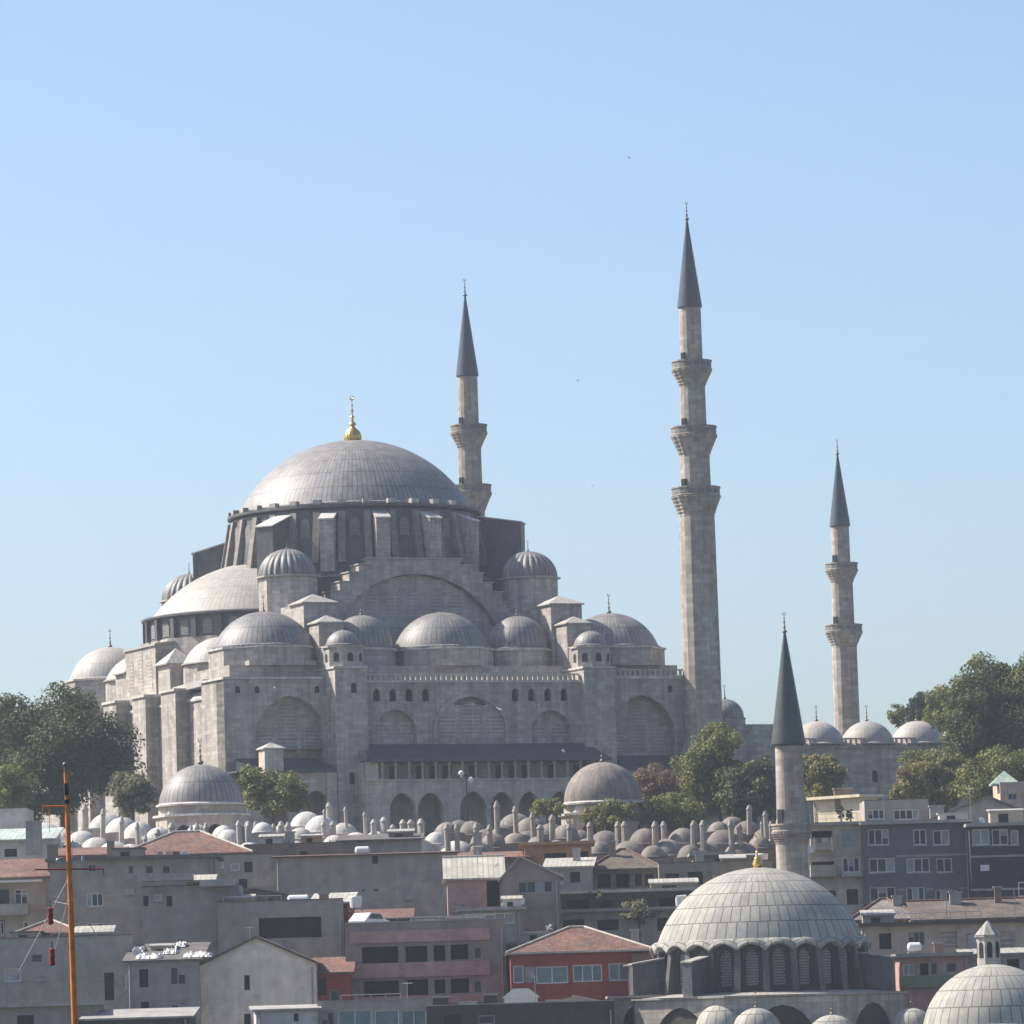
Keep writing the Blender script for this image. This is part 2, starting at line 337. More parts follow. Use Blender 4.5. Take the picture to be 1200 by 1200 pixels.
# pier towers on the facade
for xc in (-14.95, 15.25):
    W.box(xc-1.9, xc+1.9, -34.05, -28.5, -2, 21.6)
    W.box(xc-2.35, xc-1.9, -32.6, -28.5, -2, 19.0); W.box(xc+1.9, xc+2.3, -32.6, -28.5, -2, 17.0)
# aisle attic, cells under the small domes
for xc in (-21.2, 21.4): W.box(xc-6.1, xc+6.1, -28.9, -17.5, ZR, 22.35); W.prism(poly(8, 6.25, (xc, -24), PI/8), 22.3, 24.3); W.box(xc-4, xc-2, -29.6, -27.5, 22.3, 22.8); W.box(xc+2, xc+4, -29.6, -27.5, 22.3, 22.8)
W.box(-15.1, 15.3, -28.3, -17, ZR, 22.3); W.prism(poly(8, 5.9, (.3, -24), PI/8), 22.3, 24.2)
for xc in (-9.4, 9.8): W.prism(poly(8, 3.75, (xc, -24), PI/8), 22.3, 24.2)
for xc in (-22.3, 21.4): W.prism(poly(8, 5.8, (xc, 24), PI/8), 20, 24.2)
# stepped flying buttress blocks
for xc in (-15.2, 15.1):
    W.box(xc-1.95, xc+1.95, -26, -19, 22, 29.5); W.box(xc-1.5, xc+1.5, -29.3, -26, 22, 27.0)
    W.box(xc-1.4, xc+1.4, -31.5, -29.3, 21, 24.2); W.box(xc-3.0, xc+3.0, -19.2, -13, 22, 28.6)
# central square, tympanum with stepped top
W.box(-15.2, 15.2, -15.9, 17, 20, 28.7); 
TY = (.35, 11.3, 20, 22.4, 33.7)
st = [(14.4, 28.6), (12.9, 29.4), (11.9, 30.5), (10.7, 31.6), (9.5, 32.7), (8.3, 33.8), (7.1, 34.7), (5.6, 35.4)]
for xx, zz in [(st[i][0], st[i][1]) for i in range(len(st))]:
    pass
def step_top(x):
    for xx, zz in reversed(st):
        if abs(x-.35) <= xx: return zz
    return 27
cv = curve(TY[0], TY[1], TY[3], TY[4], True, 28); F = fy(-17.2)
bx = sorted(set([p[0] for p in cv] + [.35+s_*a for a, _ in st for s_ in (-1, 1)]))
def arc_z(x):
    t = min(1, abs(x-TY[0])/TY[1]); return TY[3] + (TY[4]-TY[3])*math.sqrt(1-t*t)
for a, b in zip(bx[:-1], bx[1:]):
    zt = step_top((a+b)/2); za, zb = arc_z(a), arc_z(b)
    if a < .35-TY[1]-1e-4 or b > .35+TY[1]+1e-4: za = zb = 20
    W.add([F(a, za), F(b, zb), F(b, zt), F(a, zt)], [(0, 1, 2, 3)])
    W.add([F(a, za, .9), F(b, zb, .9), F(b, zb), F(a, za)], [(0, 1, 2, 3)])
    W.add([F(a, zt), F(b, zt), F(b, zt, 2.6), F(a, zt, 2.6)], [(0, 1, 2, 3)])
    W.add([F(b, 24, 2.6), F(a, 24, 2.6), F(a, zt, 2.6), F(b, zt, 2.6)], [(0, 1, 2, 3)])
for (xx, zz), (x2, z2) in zip(st, st[1:] + [(0, 0)]):
    for s_ in (-1, 1):
        zl = dict(zip([a for a, _ in st], [28] + [z for _, z in st[:-1]]))[xx]
        e = .35+s_*xx; W.add([F(e, zl), F(e, zz), F(e, zz, 2.6), F(e, zl, 2.6)], [(0, 1, 2, 3)])
# far (right and left) upper walls under half domes
for s_ in (-1, 1):
    W.prism([(s_*x, y) for x, y in ((10, -13.5), (22, -9.5), (25.5, -4.5), (25.5, 4.5), (22, 9.5), (10, 13.5))], 20, 27.2)
W.box(-27.2, -24, -5.1, 5.1, 20, 26.6); W.box(-27.0, -22, -9.2, -5.1, 20, 23.9); W.box(-27, -22, 5.1, 9.2, 20, 23.9)
W.box(24, 26.8, -5.1, 5.1, 20, 26.6)
walls = W.build('wall', 'limestone', mq)
# string courses and cornices
K = MB()
for s0, s1 in ((-28.95, -17.1), (17.4, 27.8)): K.box(s0, s1, -31.18, -28.9, ZR+.02, ZR+.3)
K.box(-29.0, -27.5, -30.9, -23.9, ZR+.03, ZR+.28)
for y0, y1 in ((-15.7, -10.8), (-5.8, -1.3), (4.1, 8.7), (13.9, 18.5), (24.4, 30.1)): K.box(-29.0, -25.4, y0, y1, ZR-.2, ZR+.1)
K.box(-27.4, -25.4, -23.9, 29.5, ZR-1.5, ZR-1.2)
K.box(-27.25, -25.3, -23.8, 29.5, ZR-1.2, ZR-.45, .8, 0)
for xc in (-14.95, 15.25): K.box(xc-2.05, xc+2.05, -34.2, -28.5, 21.6, 21.85)
K.box(-13.05, 13.35, -33.2, -28.6, 20.1, 20.25)
for (xc, yc, R, zt) in ((-21.2, -24, 6.25, 24.3), (21.4, -24, 6.25, 24.3), (.3, -24, 5.9, 24.2), (-9.4, -24, 3.75, 24.2), (9.8, -24, 3.75, 24.2), (-22.3, 24, 5.8, 24.2), (21.4, 24, 5.8, 24.2)):
    K.prism(poly(8, R+.2, (xc, yc), PI/8), zt, zt+.22)
K.build('cornice', 'white_lead', mq)
# lead roofs (terraces and lean-tos)
R_ = MB()
R_.slab([(-27.4, 26.6), (-22, 27.3), (-22, 27.0), (-27.4, 26.35)], -5.4, 5.4)
for s_ in (-1, 1):
    y0 = 7.1*s_; R_.pyr(-27.3, -23.6, y0-2.0, y0+2.0, 24.05, 25.9, .1)
R_.prism([(-28.2, -23), (-24.5, -23), (-22, -13), (-22, -10), (-27, -10)], 20.5, 21.2)
for xc in (-15.2, 15.1): R_.pyr(xc-1.95, xc+1.95, -26, -22, 29.64, 30.7, .25); R_.pyr(xc-1.5, xc+1.5, -29.3, -26.3, 27.14, 28.0, .2); R_.slab([(xc-1.5, 24.2), (xc+1.5, 24.2), (xc+1.5, 24.35), (xc-1.5, 24.35)], -31.6, -29.3)
for sgn in (-1, 1):
    for (xx, zz), (x2, z2) in zip(st[:-1], st[1:]):
        e0, e1 = sorted((.35+sgn*(xx+.14), .35+sgn*(x2-.02))); R_.box(e0, e1, -17.4, -14.6, zz+.002, zz+.14)
R_.box(-5.4, 6.1, -17.42, -14.6, 35.402, 35.55)
R_.lathe([(16.35, 33.6), (16.35, 33.75), (15.3, 34.3)], 48)
R_.build('roof', 'pale_lead', mq)
D_ = MB()
D_.slab([(-13.6, 13.2), (-13.6, 13.0), (-13.6, 13.0)], -33, -33)if 0 else None
def leanto(x0, x1, y0, y1, z0, z1, hip=1.2):
    D_.add([(x0-hip, y0, z0), (x1+hip, y0, z0), (x1, y1, z1), (x0, y1, z1)], [(0, 1, 2, 3)])
    D_.add([(x0-hip, y0, z0), (x0, y1, z1), (x0, y1, z0)], [(0, 1, 2)]); D_.add([(x1+hip, y0, z0), (x1, y1, z0), (x1, y1, z1)], [(0, 1, 2)])
    D_.box(x0-hip, x1+hip, y0, y1, z0-.22, z0-.002)
leanto(-12.9, 13.9, -37.0, -33.005, 11.35, 13.25)
leanto(-27.6, -18.2, -34.4, -31.005, 10.4, 11.9); leanto(18.6, 27.0, -34.4, -31.005, 10.4, 11.9)
D_.build('lean_to_roof', 'dark_lead', mq)
# arch fills with stone grilles
for a, d, v, rr, nm in [(OB[0], 1.45, -31, 0, 0), (OB[1], 1.45, -31, 0, 0), ((MA[0][0], MA[0][1], 13.2, 14.8, 17.5), .85, -33, 0, 0), ((MA[2][0], MA[2][1], 13.2, 14.8, 17.5), .85, -33, 0, 0)]:
    f = arch_fill(MB(), fy(v), a, d).build('arch_infill', 'limestone', mq)
    sc, hw = a[0], a[1]
    def zc(x):
        t = min(1, abs(x-sc)/hw); return a[3]+(a[4]-a[3])*(max(0, 1-t**1.35))**.62
    ng = 3 if hw > 3 else 2; wd = hw*2/ng
    for i in range(ng):
        x0 = sc-hw+i*wd+.35; x1 = x0+wd-.7; zt = min(zc(x0), zc(x1))-.35
        arch_fill(MB(), fy(v), ((x0+x1)/2, (x1-x0)/2, a[2]+.9, zt-.9 if zt-.9 > a[2]+1 else a[2]+1, zt+.1), d-.06).build('grille_window', 'grille', f)
# big central blind arch of the facade: proud archivolt, infill
a = MA[1]; m = MB(); F = fy(-33)
for sc_, w_ in ((1., .45),):
    ci = curve(a[0], a[1], a[3], a[4], False, 18); co = curve(a[0], a[1]+w_, a[3], a[4]+w_, False, 18)
    for (p, q, r, s_) in zip(ci[:-1], ci[1:], co[1:], co[:-1]):
        m.add([F(p[0], p[1], -.22), F(q[0], q[1], -.22), F(r[0], r[1], -.22), F(s_[0], s_[1], -.22)], [(0, 1, 2, 3)])
        m.add([F(s_[0], s_[1], -.22), F(r[0], r[1], -.22), F(r[0], r[1]), F(s_[0], s_[1])], [(0, 1, 2, 3)]); m.add([F(p[0], p[1]), F(q[0], q[1]), F(q[0], q[1], -.22), F(p[0], p[1], -.22)], [(0, 1, 2, 3)])
for sg in (-1, 1): m.box(a[0]+sg*(a[1]+.22)-.225, a[0]+sg*(a[1]+.22)+.225, -33.22, -32.99, 13.2, a[3])
ar = m.build('blind_arch', 'limestone', mq)
for i in range(3):
    x0 = a[0]-a[1]+i*2.8+.3; x1 = x0+2.2; arch_fill(MB(), fy(-33), ((x0+x1)/2, 1.1, 13.9, 15.6 if i != 1 else 17.0, 16.4 if i != 1 else 18.0), -.05).build('grille_window', 'grille', ar)
# tympanum infill and windows
a = TY; f = arch_fill(MB(), fy(-17.2), a, .88, True).build('tympanum', 'limestone', mq)
for z0, z1, n_, sp in ((28.9, 31.6, 7, 2.6), (25.2, 28.0, 9, 2.3)):
    for i in range(n_):
        xx = .35+(i-(n_-1)/2)*sp
        if abs(xx-.35)+sp*.34 < 11 and arc_z(xx+sp*.34*(1 if xx > .35 else -1)) > z1+.25: arch_fill(MB(), fy(-17.2), (xx, sp*.34, z0, z1-.9, min(z1, arc_z(xx)-.5)), .8).build('grille_window', 'grille', f)
# windows of gable block on sunlit side
for y, t in ((-3.1, 25.2), (0, 26.1), (3.1, 25.2)): arch_fill(MB(), fx(-27.2), (-y, .75, 21.4, t-1, t), -.03).build('grille_window', 'grille', mq)
# small dark windows
def darkwin(F, x, z0, z1, hw, d=-.02, par=mq): return arch_fill(MB(), F, (x, hw, z0, z1-.3, z1), d).build('small_window', 'dark_opening', par)
for xc in (-14.95, 15.25):
    F = fy(-34.05); darkwin(F, xc+.3, 18.9, 20.0, .33) if xc < 0 else None
    darkwin(F, xc-.2, 8.8, 10.2, .3)
for x in (-27.2, -24.9, -17.8, 17.9, 25.5): darkwin(fy(-31), x, 19.1, 19.9, .28)
# balustrades
B = MB()
def balus(x0, x1, y, z, h=.85, sp=.62):
    B.box(x0, x1, y-.12, y+.12, z+h-.16, z+h); B.box(x0, x1, y-.14, y+.14, z, z+.12); k = int((x1-x0)/sp)
    for i in range(k+1):
        x = x0+(x1-x0)*i/k; B.box(x-.13, x+.13, y-.09, y+.09, z+.12, z+h-.16)
balus(-12.9, 13.2, -33.0, 20.25); balus(17.3, 27.5, -31.0, ZR+.3)
B.build('balustrade', 'pale_stone', mq)
# gallery: two storeys under the lead roof
G = MB(); arc = [(x, 1.5, 2.2, 5.9, 7.7) for x in (-10.1, -6.75)] + [(-1.6, 1.6, 2.2, 5.9, 7.8), (1.9, 1.4, 2.2, 5.9, 7.7), (5.2, 1.3, 2.2, 5.9, 7.7), (9.0, 1.4, 2.2, 5.9, 7.7), (12.3, 1.3, 2.2, 5.9, 7.7)]
arch_wall(G, fy(-36.2), -14.4, 14.6, 0, 8.95, arc, .8)
G.box(-14.4, 14.6, -36.2, -33.01, 8.95, 9.05); G.box(-14.45, 14.65, -36.35, -36.05, 9.0, 9.2); G.box(-14.4, -14.3, -36.19, -33, 0, 11.1)
G.box(-14.4, -12.9, -36.2, -35.6, 9.2, 11.12); G.box(13.9, 14.6, -36.2, -35.6, 9.2, 11.12); G.box(-14.4, 14.6, -33.4, -33.05, -1, 11)
for x in (-26.8, -17.6): G.box(x-.6, x+.6, -34.2, -33.4, 0, 10.15)
arch_wall(G, fy(-34.0), -27.6, -17.2, 0, 10.15, [(-24.2, 1.5, 0, 5.2, 7.2), (-19.4, 1.75, 0, 5.8, 8.2)], .8)
arch_wall(G, fy(-34.0), 17.6, 27.6, 0, 10.15, [(20.2, 1.5, 0, 5.2, 7.2), (24.4, 1.5, 0, 5.2, 7.2)], .8)
G.build('gallery', 'pale_stone', mq)
m = MB(); m.box(-14.2, 14.4, -33.6, -33.42, 0, 8.9)
for s0, s1 in ((-27.5, -17.2), (17.6, 27.5)): m.box(s0, s1, -31.4, -31.1, 0, 10.1)
m.build('gallery_back_wall', 'wall_grey', mq)
cm = MB().lathe([(.24, 0), (.24, .12), (.15, .2), (.135, 1.5), (.24, 1.72), (.24, 1.9)], 10).build('column', 'pale_stone', mq, (-12.3, -35.95, 9.2))
n_c = 17
for i in range(1, n_c): inst(cm, 'column', mq, (-12.3+25.6*i/(n_c-1), -35.95, 9.2))
for i in range(0, n_c-1):
    x = -12.3+25.6*(i+.5)/(n_c-1)
    if i % 2 or i in (4, 10): MB().box(x-.5, x+.5, -33.45, -33.38, 9.1, 10.8).build('door', 'dark_opening', mq)
# ------- domes
def dome(par, xc, yc, z, r, h, m_, fin=None, fs=.8, n=56, name='dome', rim=True):
    mb = MB(); mb.lathe(cap(r, h, z), n, (xc, yc), uvr=r)
    if rim: mb.lathe([(r+.22, z-.1), (r+.22, z+.06), (r-.02, z+.18)], n, (xc, yc))
    o = mb.build(name, m_, par)
    if fin: inst(fin, 'finial', o, (xc, yc, z+h-.08), fs)
    return o
dome(mq, -21.2, -24, 24.6, 5.75, 4.1, 'lead', FIN_B, .75); dome(mq, 21.4, -24, 24.6, 5.6, 4.1, 'lead', FIN_B, .95)
dome(mq, .3, -24, 24.5, 5.45, 4.2, 'lead', FIN_B, .35); dome(mq, -9.4, -24, 24.45, 3.4, 3.9, 'lead', FIN_B, .75); dome(mq, 9.8, -24, 24.45, 3.4, 3.9, 'lead', FIN_B, .8)
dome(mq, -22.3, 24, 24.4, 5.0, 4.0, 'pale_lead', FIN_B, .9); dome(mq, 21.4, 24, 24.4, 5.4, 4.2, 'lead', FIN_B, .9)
# exedra half domes
for (xc, yc) in ((-22.3, -13.2), (-22.3, 13.2)):
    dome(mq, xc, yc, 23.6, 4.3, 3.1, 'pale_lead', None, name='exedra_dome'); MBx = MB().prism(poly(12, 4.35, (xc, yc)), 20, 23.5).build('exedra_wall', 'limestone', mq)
# great half domes with their window drums
for s_, nm in ((-1, 'left'), (1, 'right')):
    a0 = PI/2 if s_ < 0 else -PI/2; cx = s_*12.2
    m = MB(); m.lathe([(13.3, 27.2), (13.3, 29.6)], 52, (cx, 0), a0, a0+PI); m.lathe([(13.5, 29.6), (13.9, 29.75), (13.9, 29.95), (12.6, 30.2)], 52, (cx, 0), a0, a0+PI)
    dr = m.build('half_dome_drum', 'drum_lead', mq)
    for i in range(13):
        th = a0+PI*(i+.5)/13; q = MB(); q.M = Matrix.Translation((cx, 0, 0)) @ Matrix.Rotation(th, 4, 'Z')
        arch_fill(q, fr((13.36, 0, 0), (0, 1, 0), (-1, 0, 0)), (0, .62, 27.5, 28.7, 29.3), 0); q.build('grille_window', 'fine_grille', dr)
        q = MB(); q.M = Matrix.Translation((cx, 0, 0)) @ Matrix.Rotation(a0+PI*i/13, 4, 'Z'); q.box(13.2, 13.75, -.3, .3, 27.2, 29.55); q.build('pilaster', 'drum_lead', dr)
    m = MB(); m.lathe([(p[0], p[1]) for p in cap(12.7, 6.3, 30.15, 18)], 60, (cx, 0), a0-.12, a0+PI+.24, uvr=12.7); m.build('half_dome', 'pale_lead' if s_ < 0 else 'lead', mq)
# weight towers with fluted domes
for xc in (-15.0, 15.0):
    for yc in (-16, 16):
        tw = MB().prism(poly(8, 3.35, (xc, yc), PI/8), 25, 33.2).prism(poly(8, 3.7, (xc, yc), PI/8), 33.2, 33.42).build('weight_tower', 'limestone', mq)
        fl = lambda th, r, z: r*(1 + .07*abs(math.cos(th*12))) if r > .05 else r
        m = MB(); m.lathe(cap(3.15, 3.1, 33.45, 10), 192, (xc, yc), flute=fl); d = m.build('fluted_dome', 'lead', tw); inst(FIN_B, 'finial', d, (xc, yc, 36.5), .55)
# main drum
m = MB(); m.lathe([(15.6, 33.6), (15.3, 36.0), (14.5, 41.6)], 96); m.lathe([(14.7, 41.7), (15.02, 41.85), (15.02, 42.12), (13.9, 42.25)], 96)
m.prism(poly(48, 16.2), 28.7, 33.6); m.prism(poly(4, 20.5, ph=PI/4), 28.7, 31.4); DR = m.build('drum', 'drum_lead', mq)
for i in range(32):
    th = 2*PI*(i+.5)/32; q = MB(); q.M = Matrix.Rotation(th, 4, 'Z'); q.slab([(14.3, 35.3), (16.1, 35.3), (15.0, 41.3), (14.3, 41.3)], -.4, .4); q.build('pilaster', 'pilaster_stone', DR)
    q = MB(); q.M = Matrix.Rotation(2*PI*i/32, 4, 'Z'); arch_fill(q, fr((14.95, 0, 0), (0, 1, 0), (-1, 0, 0)), (0, .6, 37.2, 39.8, 40.6), 0)
    q.build('window', 'fine_grille', DR)
    q = MB(); q.M = Matrix.Rotation(2*PI*(i+.5)/32, 4, 'Z'); q.box(14.2, 14.95, -.45, .45, 42.13, 42.68); q.build('crest_block', 'limestone', DR)
for dg, Ro, wd, zi, zo, zb, mm in [(a_, 16.75, .8, 41.1, 40.2, 34.2, 'limestone') for a_ in (-123.75, -101.25, -78.75, -56.25, 123.75, 101.25, 78.75, 56.25)] + [(-146.25, 18.7, 1.15, 41.1, 39.6, 29, 'drum_lead'), (-33.75, 20.0, 1.3, 41.2, 40.3, 29, 'drum_lead'), (146.25, 19.4, 1.3, 39.6, 38.3, 29, 'drum_lead'), (33.75, 20.0, 1.3, 41.2, 40.3, 29, 'drum_lead')]:
    th = math.radians(dg)
    q = MB(); q.M = Matrix.Rotation(th, 4, 'Z'); q.slab([(14.5, zb), (Ro-.1, zb), (Ro, zo), (14.5, zi)], -wd, wd); bt = q.build('buttress', mm, DR)
    q = MB(); q.M = Matrix.Rotation(th, 4, 'Z'); q.slab([(14.6, zi), (Ro+.15, zo-.03), (Ro+.15, zo+.12), (14.6, zi+.16)], -wd-.12, wd+.12); q.build('buttress_cap', 'white_lead', bt)
m = MB(); m.lathe(cap(13.95, 8.75, 42.25, 26), 120, uvr=13.95); m.lathe([(14.05, 42.2), (14.05, 42.4), (13.7, 42.62)], 120)
MD = m.build('main_dome', 'lead', mq)
m = MB(); fl = lambda th, r, z: r*(1+.05*abs(math.cos(th*8))) if r > .1 else r
m.lathe([(.8, 50.85), (.98, 51.15), (1.0, 51.55), (.78, 52.1), (.36, 52.5), (.16, 52.8)], 64, flute=fl)
gb = m.build('gilt_bulb', 'gold', MD); inst(FIN_G, 'finial', gb, (0, 0, 52.6), 1.5)
# turret chambers on the pier towers
for xc in (-14.95, 15.25):
    yc = -32.0
    ch = MB().prism(poly(8, 2.2, (xc, yc), PI/8), 21.85, 24.0).prism(poly(8, 2.4, (xc, yc), PI/8), 24.0, 24.18).build('turret', 'limestone', mq)
    for k in (-2, -3, -1, -4):
        q = MB(); q.M = Matrix.Translation((xc, yc, 0)) @ Matrix.Rotation(k*PI/4, 4, 'Z'); arch_fill(q, fr((2.2*math.cos(PI/8), 0, 0), (0, 1, 0), (-1, 0, 0)), (0, .35, 22.4, 23.1, 23.4), -.02); q.build('small_window', 'dark_opening', ch)
    dome(ch, xc, yc, 24.25, 1.95, 1.75, 'lead', FIN_B, .45, 32)
# sunlit little lantern hut by the corner
hut = MB().box(-26.3, -24.1, -36.4, -34.6, 8, 12.6).build('chimney', 'pale_stone', mq); MB().pyr(-26.3, -24.1, -36.4, -34.6, 12.75, 13.4, .2).build('chimney_cap', 'white_lead', hut)

# ---------------------------------------------------------------- minarets
def minaret(label, x, y, spec, mb_mat='minaret_stone', sp_mat='spire_lead', loc=None, rz=0., fin=FIN_B, fs=1.0, base=None, n=16, lean=None):
    t = thing('minaret', label, 'minaret', loc if loc is not None else mw(x, y), rz, 'minarets')
    sh, balc, (rs, zs, zt) = spec
    m = MB()
    for (r0, z0, r1, z1) in sh: m.lathe([(r0, z0), (r1, z1)], n, smooth=False)
    if base: m.prism(poly(8, base[0], ph=PI/8), base[1], base[2]); m.prism(poly(8, base[0]-.01, ph=PI/8), base[2], base[3], sh[0][0]/base[0])
    m.build('shaft', mb_mat, t)
    for (ri, ro, zb, zf, zp) in balc:          # muqarnas corbel steps, walkway and parapet
        m = MB(); k = 5; z = zb; prof = [(ri, zb-.1)]
        for i in range(k):
            r = ri+(ro-ri)*((i+1)/k)**1.15; dz = (zf-zb)/k; prof += [(r-.16, z+dz*.15), (r, z+dz*.8), (r, z+dz)]; z += dz
        m.lathe(prof, n*2, flute=lambda th, r, z: r*(1+.025*math.cos(th*n)), smooth=False)
        m.lathe([(ro, zf), (ro+.05, zf+.16), (ro-.02, zf+.2)], n)
        b = m.build('balcony', mb_mat, t)
        m = MB(); m.lathe([(ro-.05, zf+.2), (ro-.05, zp-.14)], n, smooth=False); m.lathe([(ro+.05, zp-.16), (ro+.05, zp), (ro-.2, zp)], n, smooth=False); m.lathe([(ro-.2, zp), (ro-.2, zf+.18), (ri-.2, zf+.17)], n, smooth=False)
        m.build('parapet', mb_mat, b)
        q = MB()
        for i in range(n):
            q.M = Matrix.Rotation(2*PI*(i+.5)/n, 4, 'Z'); q.box((ro-.05)*math.cos(PI/n)-.02, (ro-.05)*math.cos(PI/n)+.03, -ro*.13, ro*.13, zf+.36, zp-.3)
        q.build('pierced_panel', 'fine_grille', b)
        q = MB(); q.M = Matrix.Rotation(-2.4-rz, 4, 'Z'); q.box(ri*.8, ri*.98, -.3, .3, zf+.18, zf+2.0); q.build('doorway', 'dark_opening', b)
    m = MB(); m.lathe([(rs-.15, zs-.35), (rs+.12, zs-.2), (rs+.12, zs), (.08, zt)], 32, uvr=1.4); s_ = m.build('spire', sp_mat, t)
    inst(fin, 'finial', s_, (0, 0, zt-.25), fs); return t
T1 = ([(2.3, 0, 2.05, 40.2), (1.78, 40.2, 1.7, 47), (1.52, 47, 1.45, 54.5), (1.3, 54.5, 1.25, 63.4)],
      [(2.05, 2.8, 39.3, 41.4, 42.5), (1.7, 2.62, 46.1, 48.4, 49.5), (1.45, 2.3, 54.1, 56.0, 57.1)], (1.3, 63.5, 73.6))
minaret('tall three-balcony minaret standing clear in front of the sky beside the facade', 29.1, -32, T1, fs=.9, base=(3.2, -2, 11, 14))
minaret('tall minaret behind the great dome with its lower shaft hidden', 28.9, 32, T1, fs=.95, base=(3.2, -2, 20, 23))
T2 = ([(1.75, 0, 1.62, 30), (1.45, 30, 1.38, 38), (1.2, 38, 1.15, 45)], [(1.62, 2.42, 29.3, 31.1, 32.1), (1.38, 2.12, 37.5, 39.1, 40.1)], (1.22, 45.1, 54.4))
minaret('shorter two-balcony minaret rising behind the courtyard domes', 80.9, 32, T2, fs=.85, base=(2.6, -2, 14, 16))

# ---------------------------------------------------------------- courtyard
ct = thing('courtyard_building', 'long plain stone courtyard wall with a row of small lead domes behind a balustrade', 'building', MO, PHI)
m = MB(); m.box(31.0, 82, -28, -21, -2, 13.0); m.box(29.2, 42.2, -28.2, -20.5, -2, 15.4); m.box(31.0, 82, 21, 29, -2, 13.0); m.box(76, 82, -21, 21, -2, 12.9); m.box(31, 82, -28.25, -27.95, 12.75, 12.95)
m.box(31.5, 41.9, -28.0, -21, 15.4, 15.6); m.box(45.2, 46.4, -28.3, -27.9, -2, 12.7)
m.build('wall', 'limestone', ct)
B = MB(); balus(44, 82, -28.0, 13.0, .95, .66); B.build('balustrade', 'pale_stone', ct)
m = MB(); m.prism(poly(8, 2.5, (35.4, -24.5), PI/8), 15.4, 16.4); m.build('drum', 'limestone', ct); dome(ct, 35.6, -24.5, 16.4, 2.15, 2.35, 'lead', FIN_B, .7, 40)
for i, x in enumerate((46.9, 53.5, 60.1, 66.7, 73.3)): dome(ct, x, -25.5, 13.3, 3.2, 2.75, 'pale_lead', FIN_B, .8, 40)
for i, x in enumerate((40, 46.5, 53.2, 59.8, 66.4, 73)): dome(ct, x, 25, 13.3, 3.0, 2.7, 'pale_lead', FIN_B, .8, 40)
for x, z0, z1 in ((50, 3, 6), (56, 3, 6), (62, 3, 6), (68, 3, 6), (53, 8.8, 10.2), (65, 8.8, 10.2)): darkwin(fy(-28), x, z0, z1, .55 if z1-z0 > 2 else .35, -.02, ct)

# ---------------------------------------------------------------- tombs / small domed halls in front of the mosque
def domed_hall(label, px, pytop, pybase, rpx, Y, zb, m_, wallm, cat='tomb', nm='tomb', fs=.95):
    c = at(px, pybase, Y); top = at(px, pytop, Y); r = rpx/FPX*Y; h = top.z-c.z; zz = c.z-zb
    t = thing(nm, label, cat, (c.x, Y, zb)); m = MB()
    R8 = r+.35; fh = [(0, R8*.19, 1.6, zz-3.0, zz-2.2)]
    for k in range(8):
        m.M = Matrix.Rotation(k*PI/4+PI/8, 4, 'Z'); ap = R8*math.cos(PI/8); hwf = R8*math.sin(PI/8)
        arch_wall(m, fr((ap, 0, 0), (0, 1, 0), (-1, 0, 0)), -hwf, hwf, 0, zz-1.25, fh, .35)
    m.M = None; m.prism(poly(8, R8-.3), zz-1.3, zz-.1)
    m.build('wall', wallm, t)
    for k in range(8):
        q = MB(); q.M = Matrix.Rotation(k*PI/4+PI/8, 4, 'Z'); arch_fill(q, fr((R8*math.cos(PI/8), 0, 0), (0, 1, 0), (-1, 0, 0)), fh[0], .33); q.build('window', 'dark_opening', t)
    q = MB(); q.prism(poly(8, R8+.3), zz-1.3, zz-1.05); q.lathe([(r+.3, zz-.2), (r+.32, zz), (r-.02, zz+.15)], 48); q.build('cornice', 'white_lead', t)
    m = MB(); m.lathe(cap(r, h, zz, 16), 64, uvr=r); d = m.build('dome', m_, t); inst(FIN_B, 'finial', d, (0, 0, zz+h-.05), fs); return t
domed_hall('small octagonal stone hall with grey seamed lead dome below the sunlit buttresses', 236, 896, 943, 50, 552, 35, 'lead', 'pale_stone', 'domed hall', 'domed_hall', 1.15)
domed_hall('octagonal tomb with brown streaked dome in front of the facade gallery', 707, 893, 941, 46, 556, 34, 'brown_lead', 'pale_stone', fs=.85)

# ---------------------------------------------------------------- nearer mosque at the bottom right
RC = at(891, 1107, 421); RZ = 9.0; ZD = RC.z - RZ
rm = thing('small_mosque', 'nearer mosque with pale seamed dome over a scalloped eave and ring of lattice windows', 'mosque', (RC.x, 421, RZ))
RR = 8.0; NW = 24; PH = PI/NW
m = MB(); m.lathe([(RR-.1, ZD-4.0), (RR-.1, ZD+.3)], 72); m.prism(poly(8, 11.4, ph=PI/8+.1), 0, ZD-4.15); DRM = m.build('drum_wall', 'wall_dark', rm)  # shadow under the scalloped eave is put into the drum's dark wall colour
# dome with a scalloped skirt: eave lifts over each window
m = MB(); prof = cap(RR+.15, 5.75, ZD+.35, 18)
m.lathe(prof, 144, uvr=8)
n_ = 240; vs = []; fs = []; uvs = []
for k in range(n_+1):
    th = 2*PI*k/n_; wv = abs(math.sin((th)*NW/2)); zz = ZD-.42+.55*wv**.8
    for j, (r, z) in enumerate(((RR+.12, ZD+.42), (RR+.45, (ZD+.42+zz)/2+.1), (RR+.78, zz), (RR+.78, zz-.16), (RR-.05, zz-.2))): vs.append((r*math.cos(th), r*math.sin(th), z))
for k in range(n_):
    for j in range(4): fs.append((k*5+j, (k+1)*5+j, (k+1)*5+j+1, k*5+j+1)); uvs.append([(k*.21, 13+j*.4), (k*.21+.21, 13+j*.4), (k*.21+.21, 13.4+j*.4), (k*.21, 13.4+j*.4)])
m.v = [Vector(v) for v in m.v]; m.add(vs, fs, uvs, True)
rd = m.build('dome', 'sheet_lead', rm)
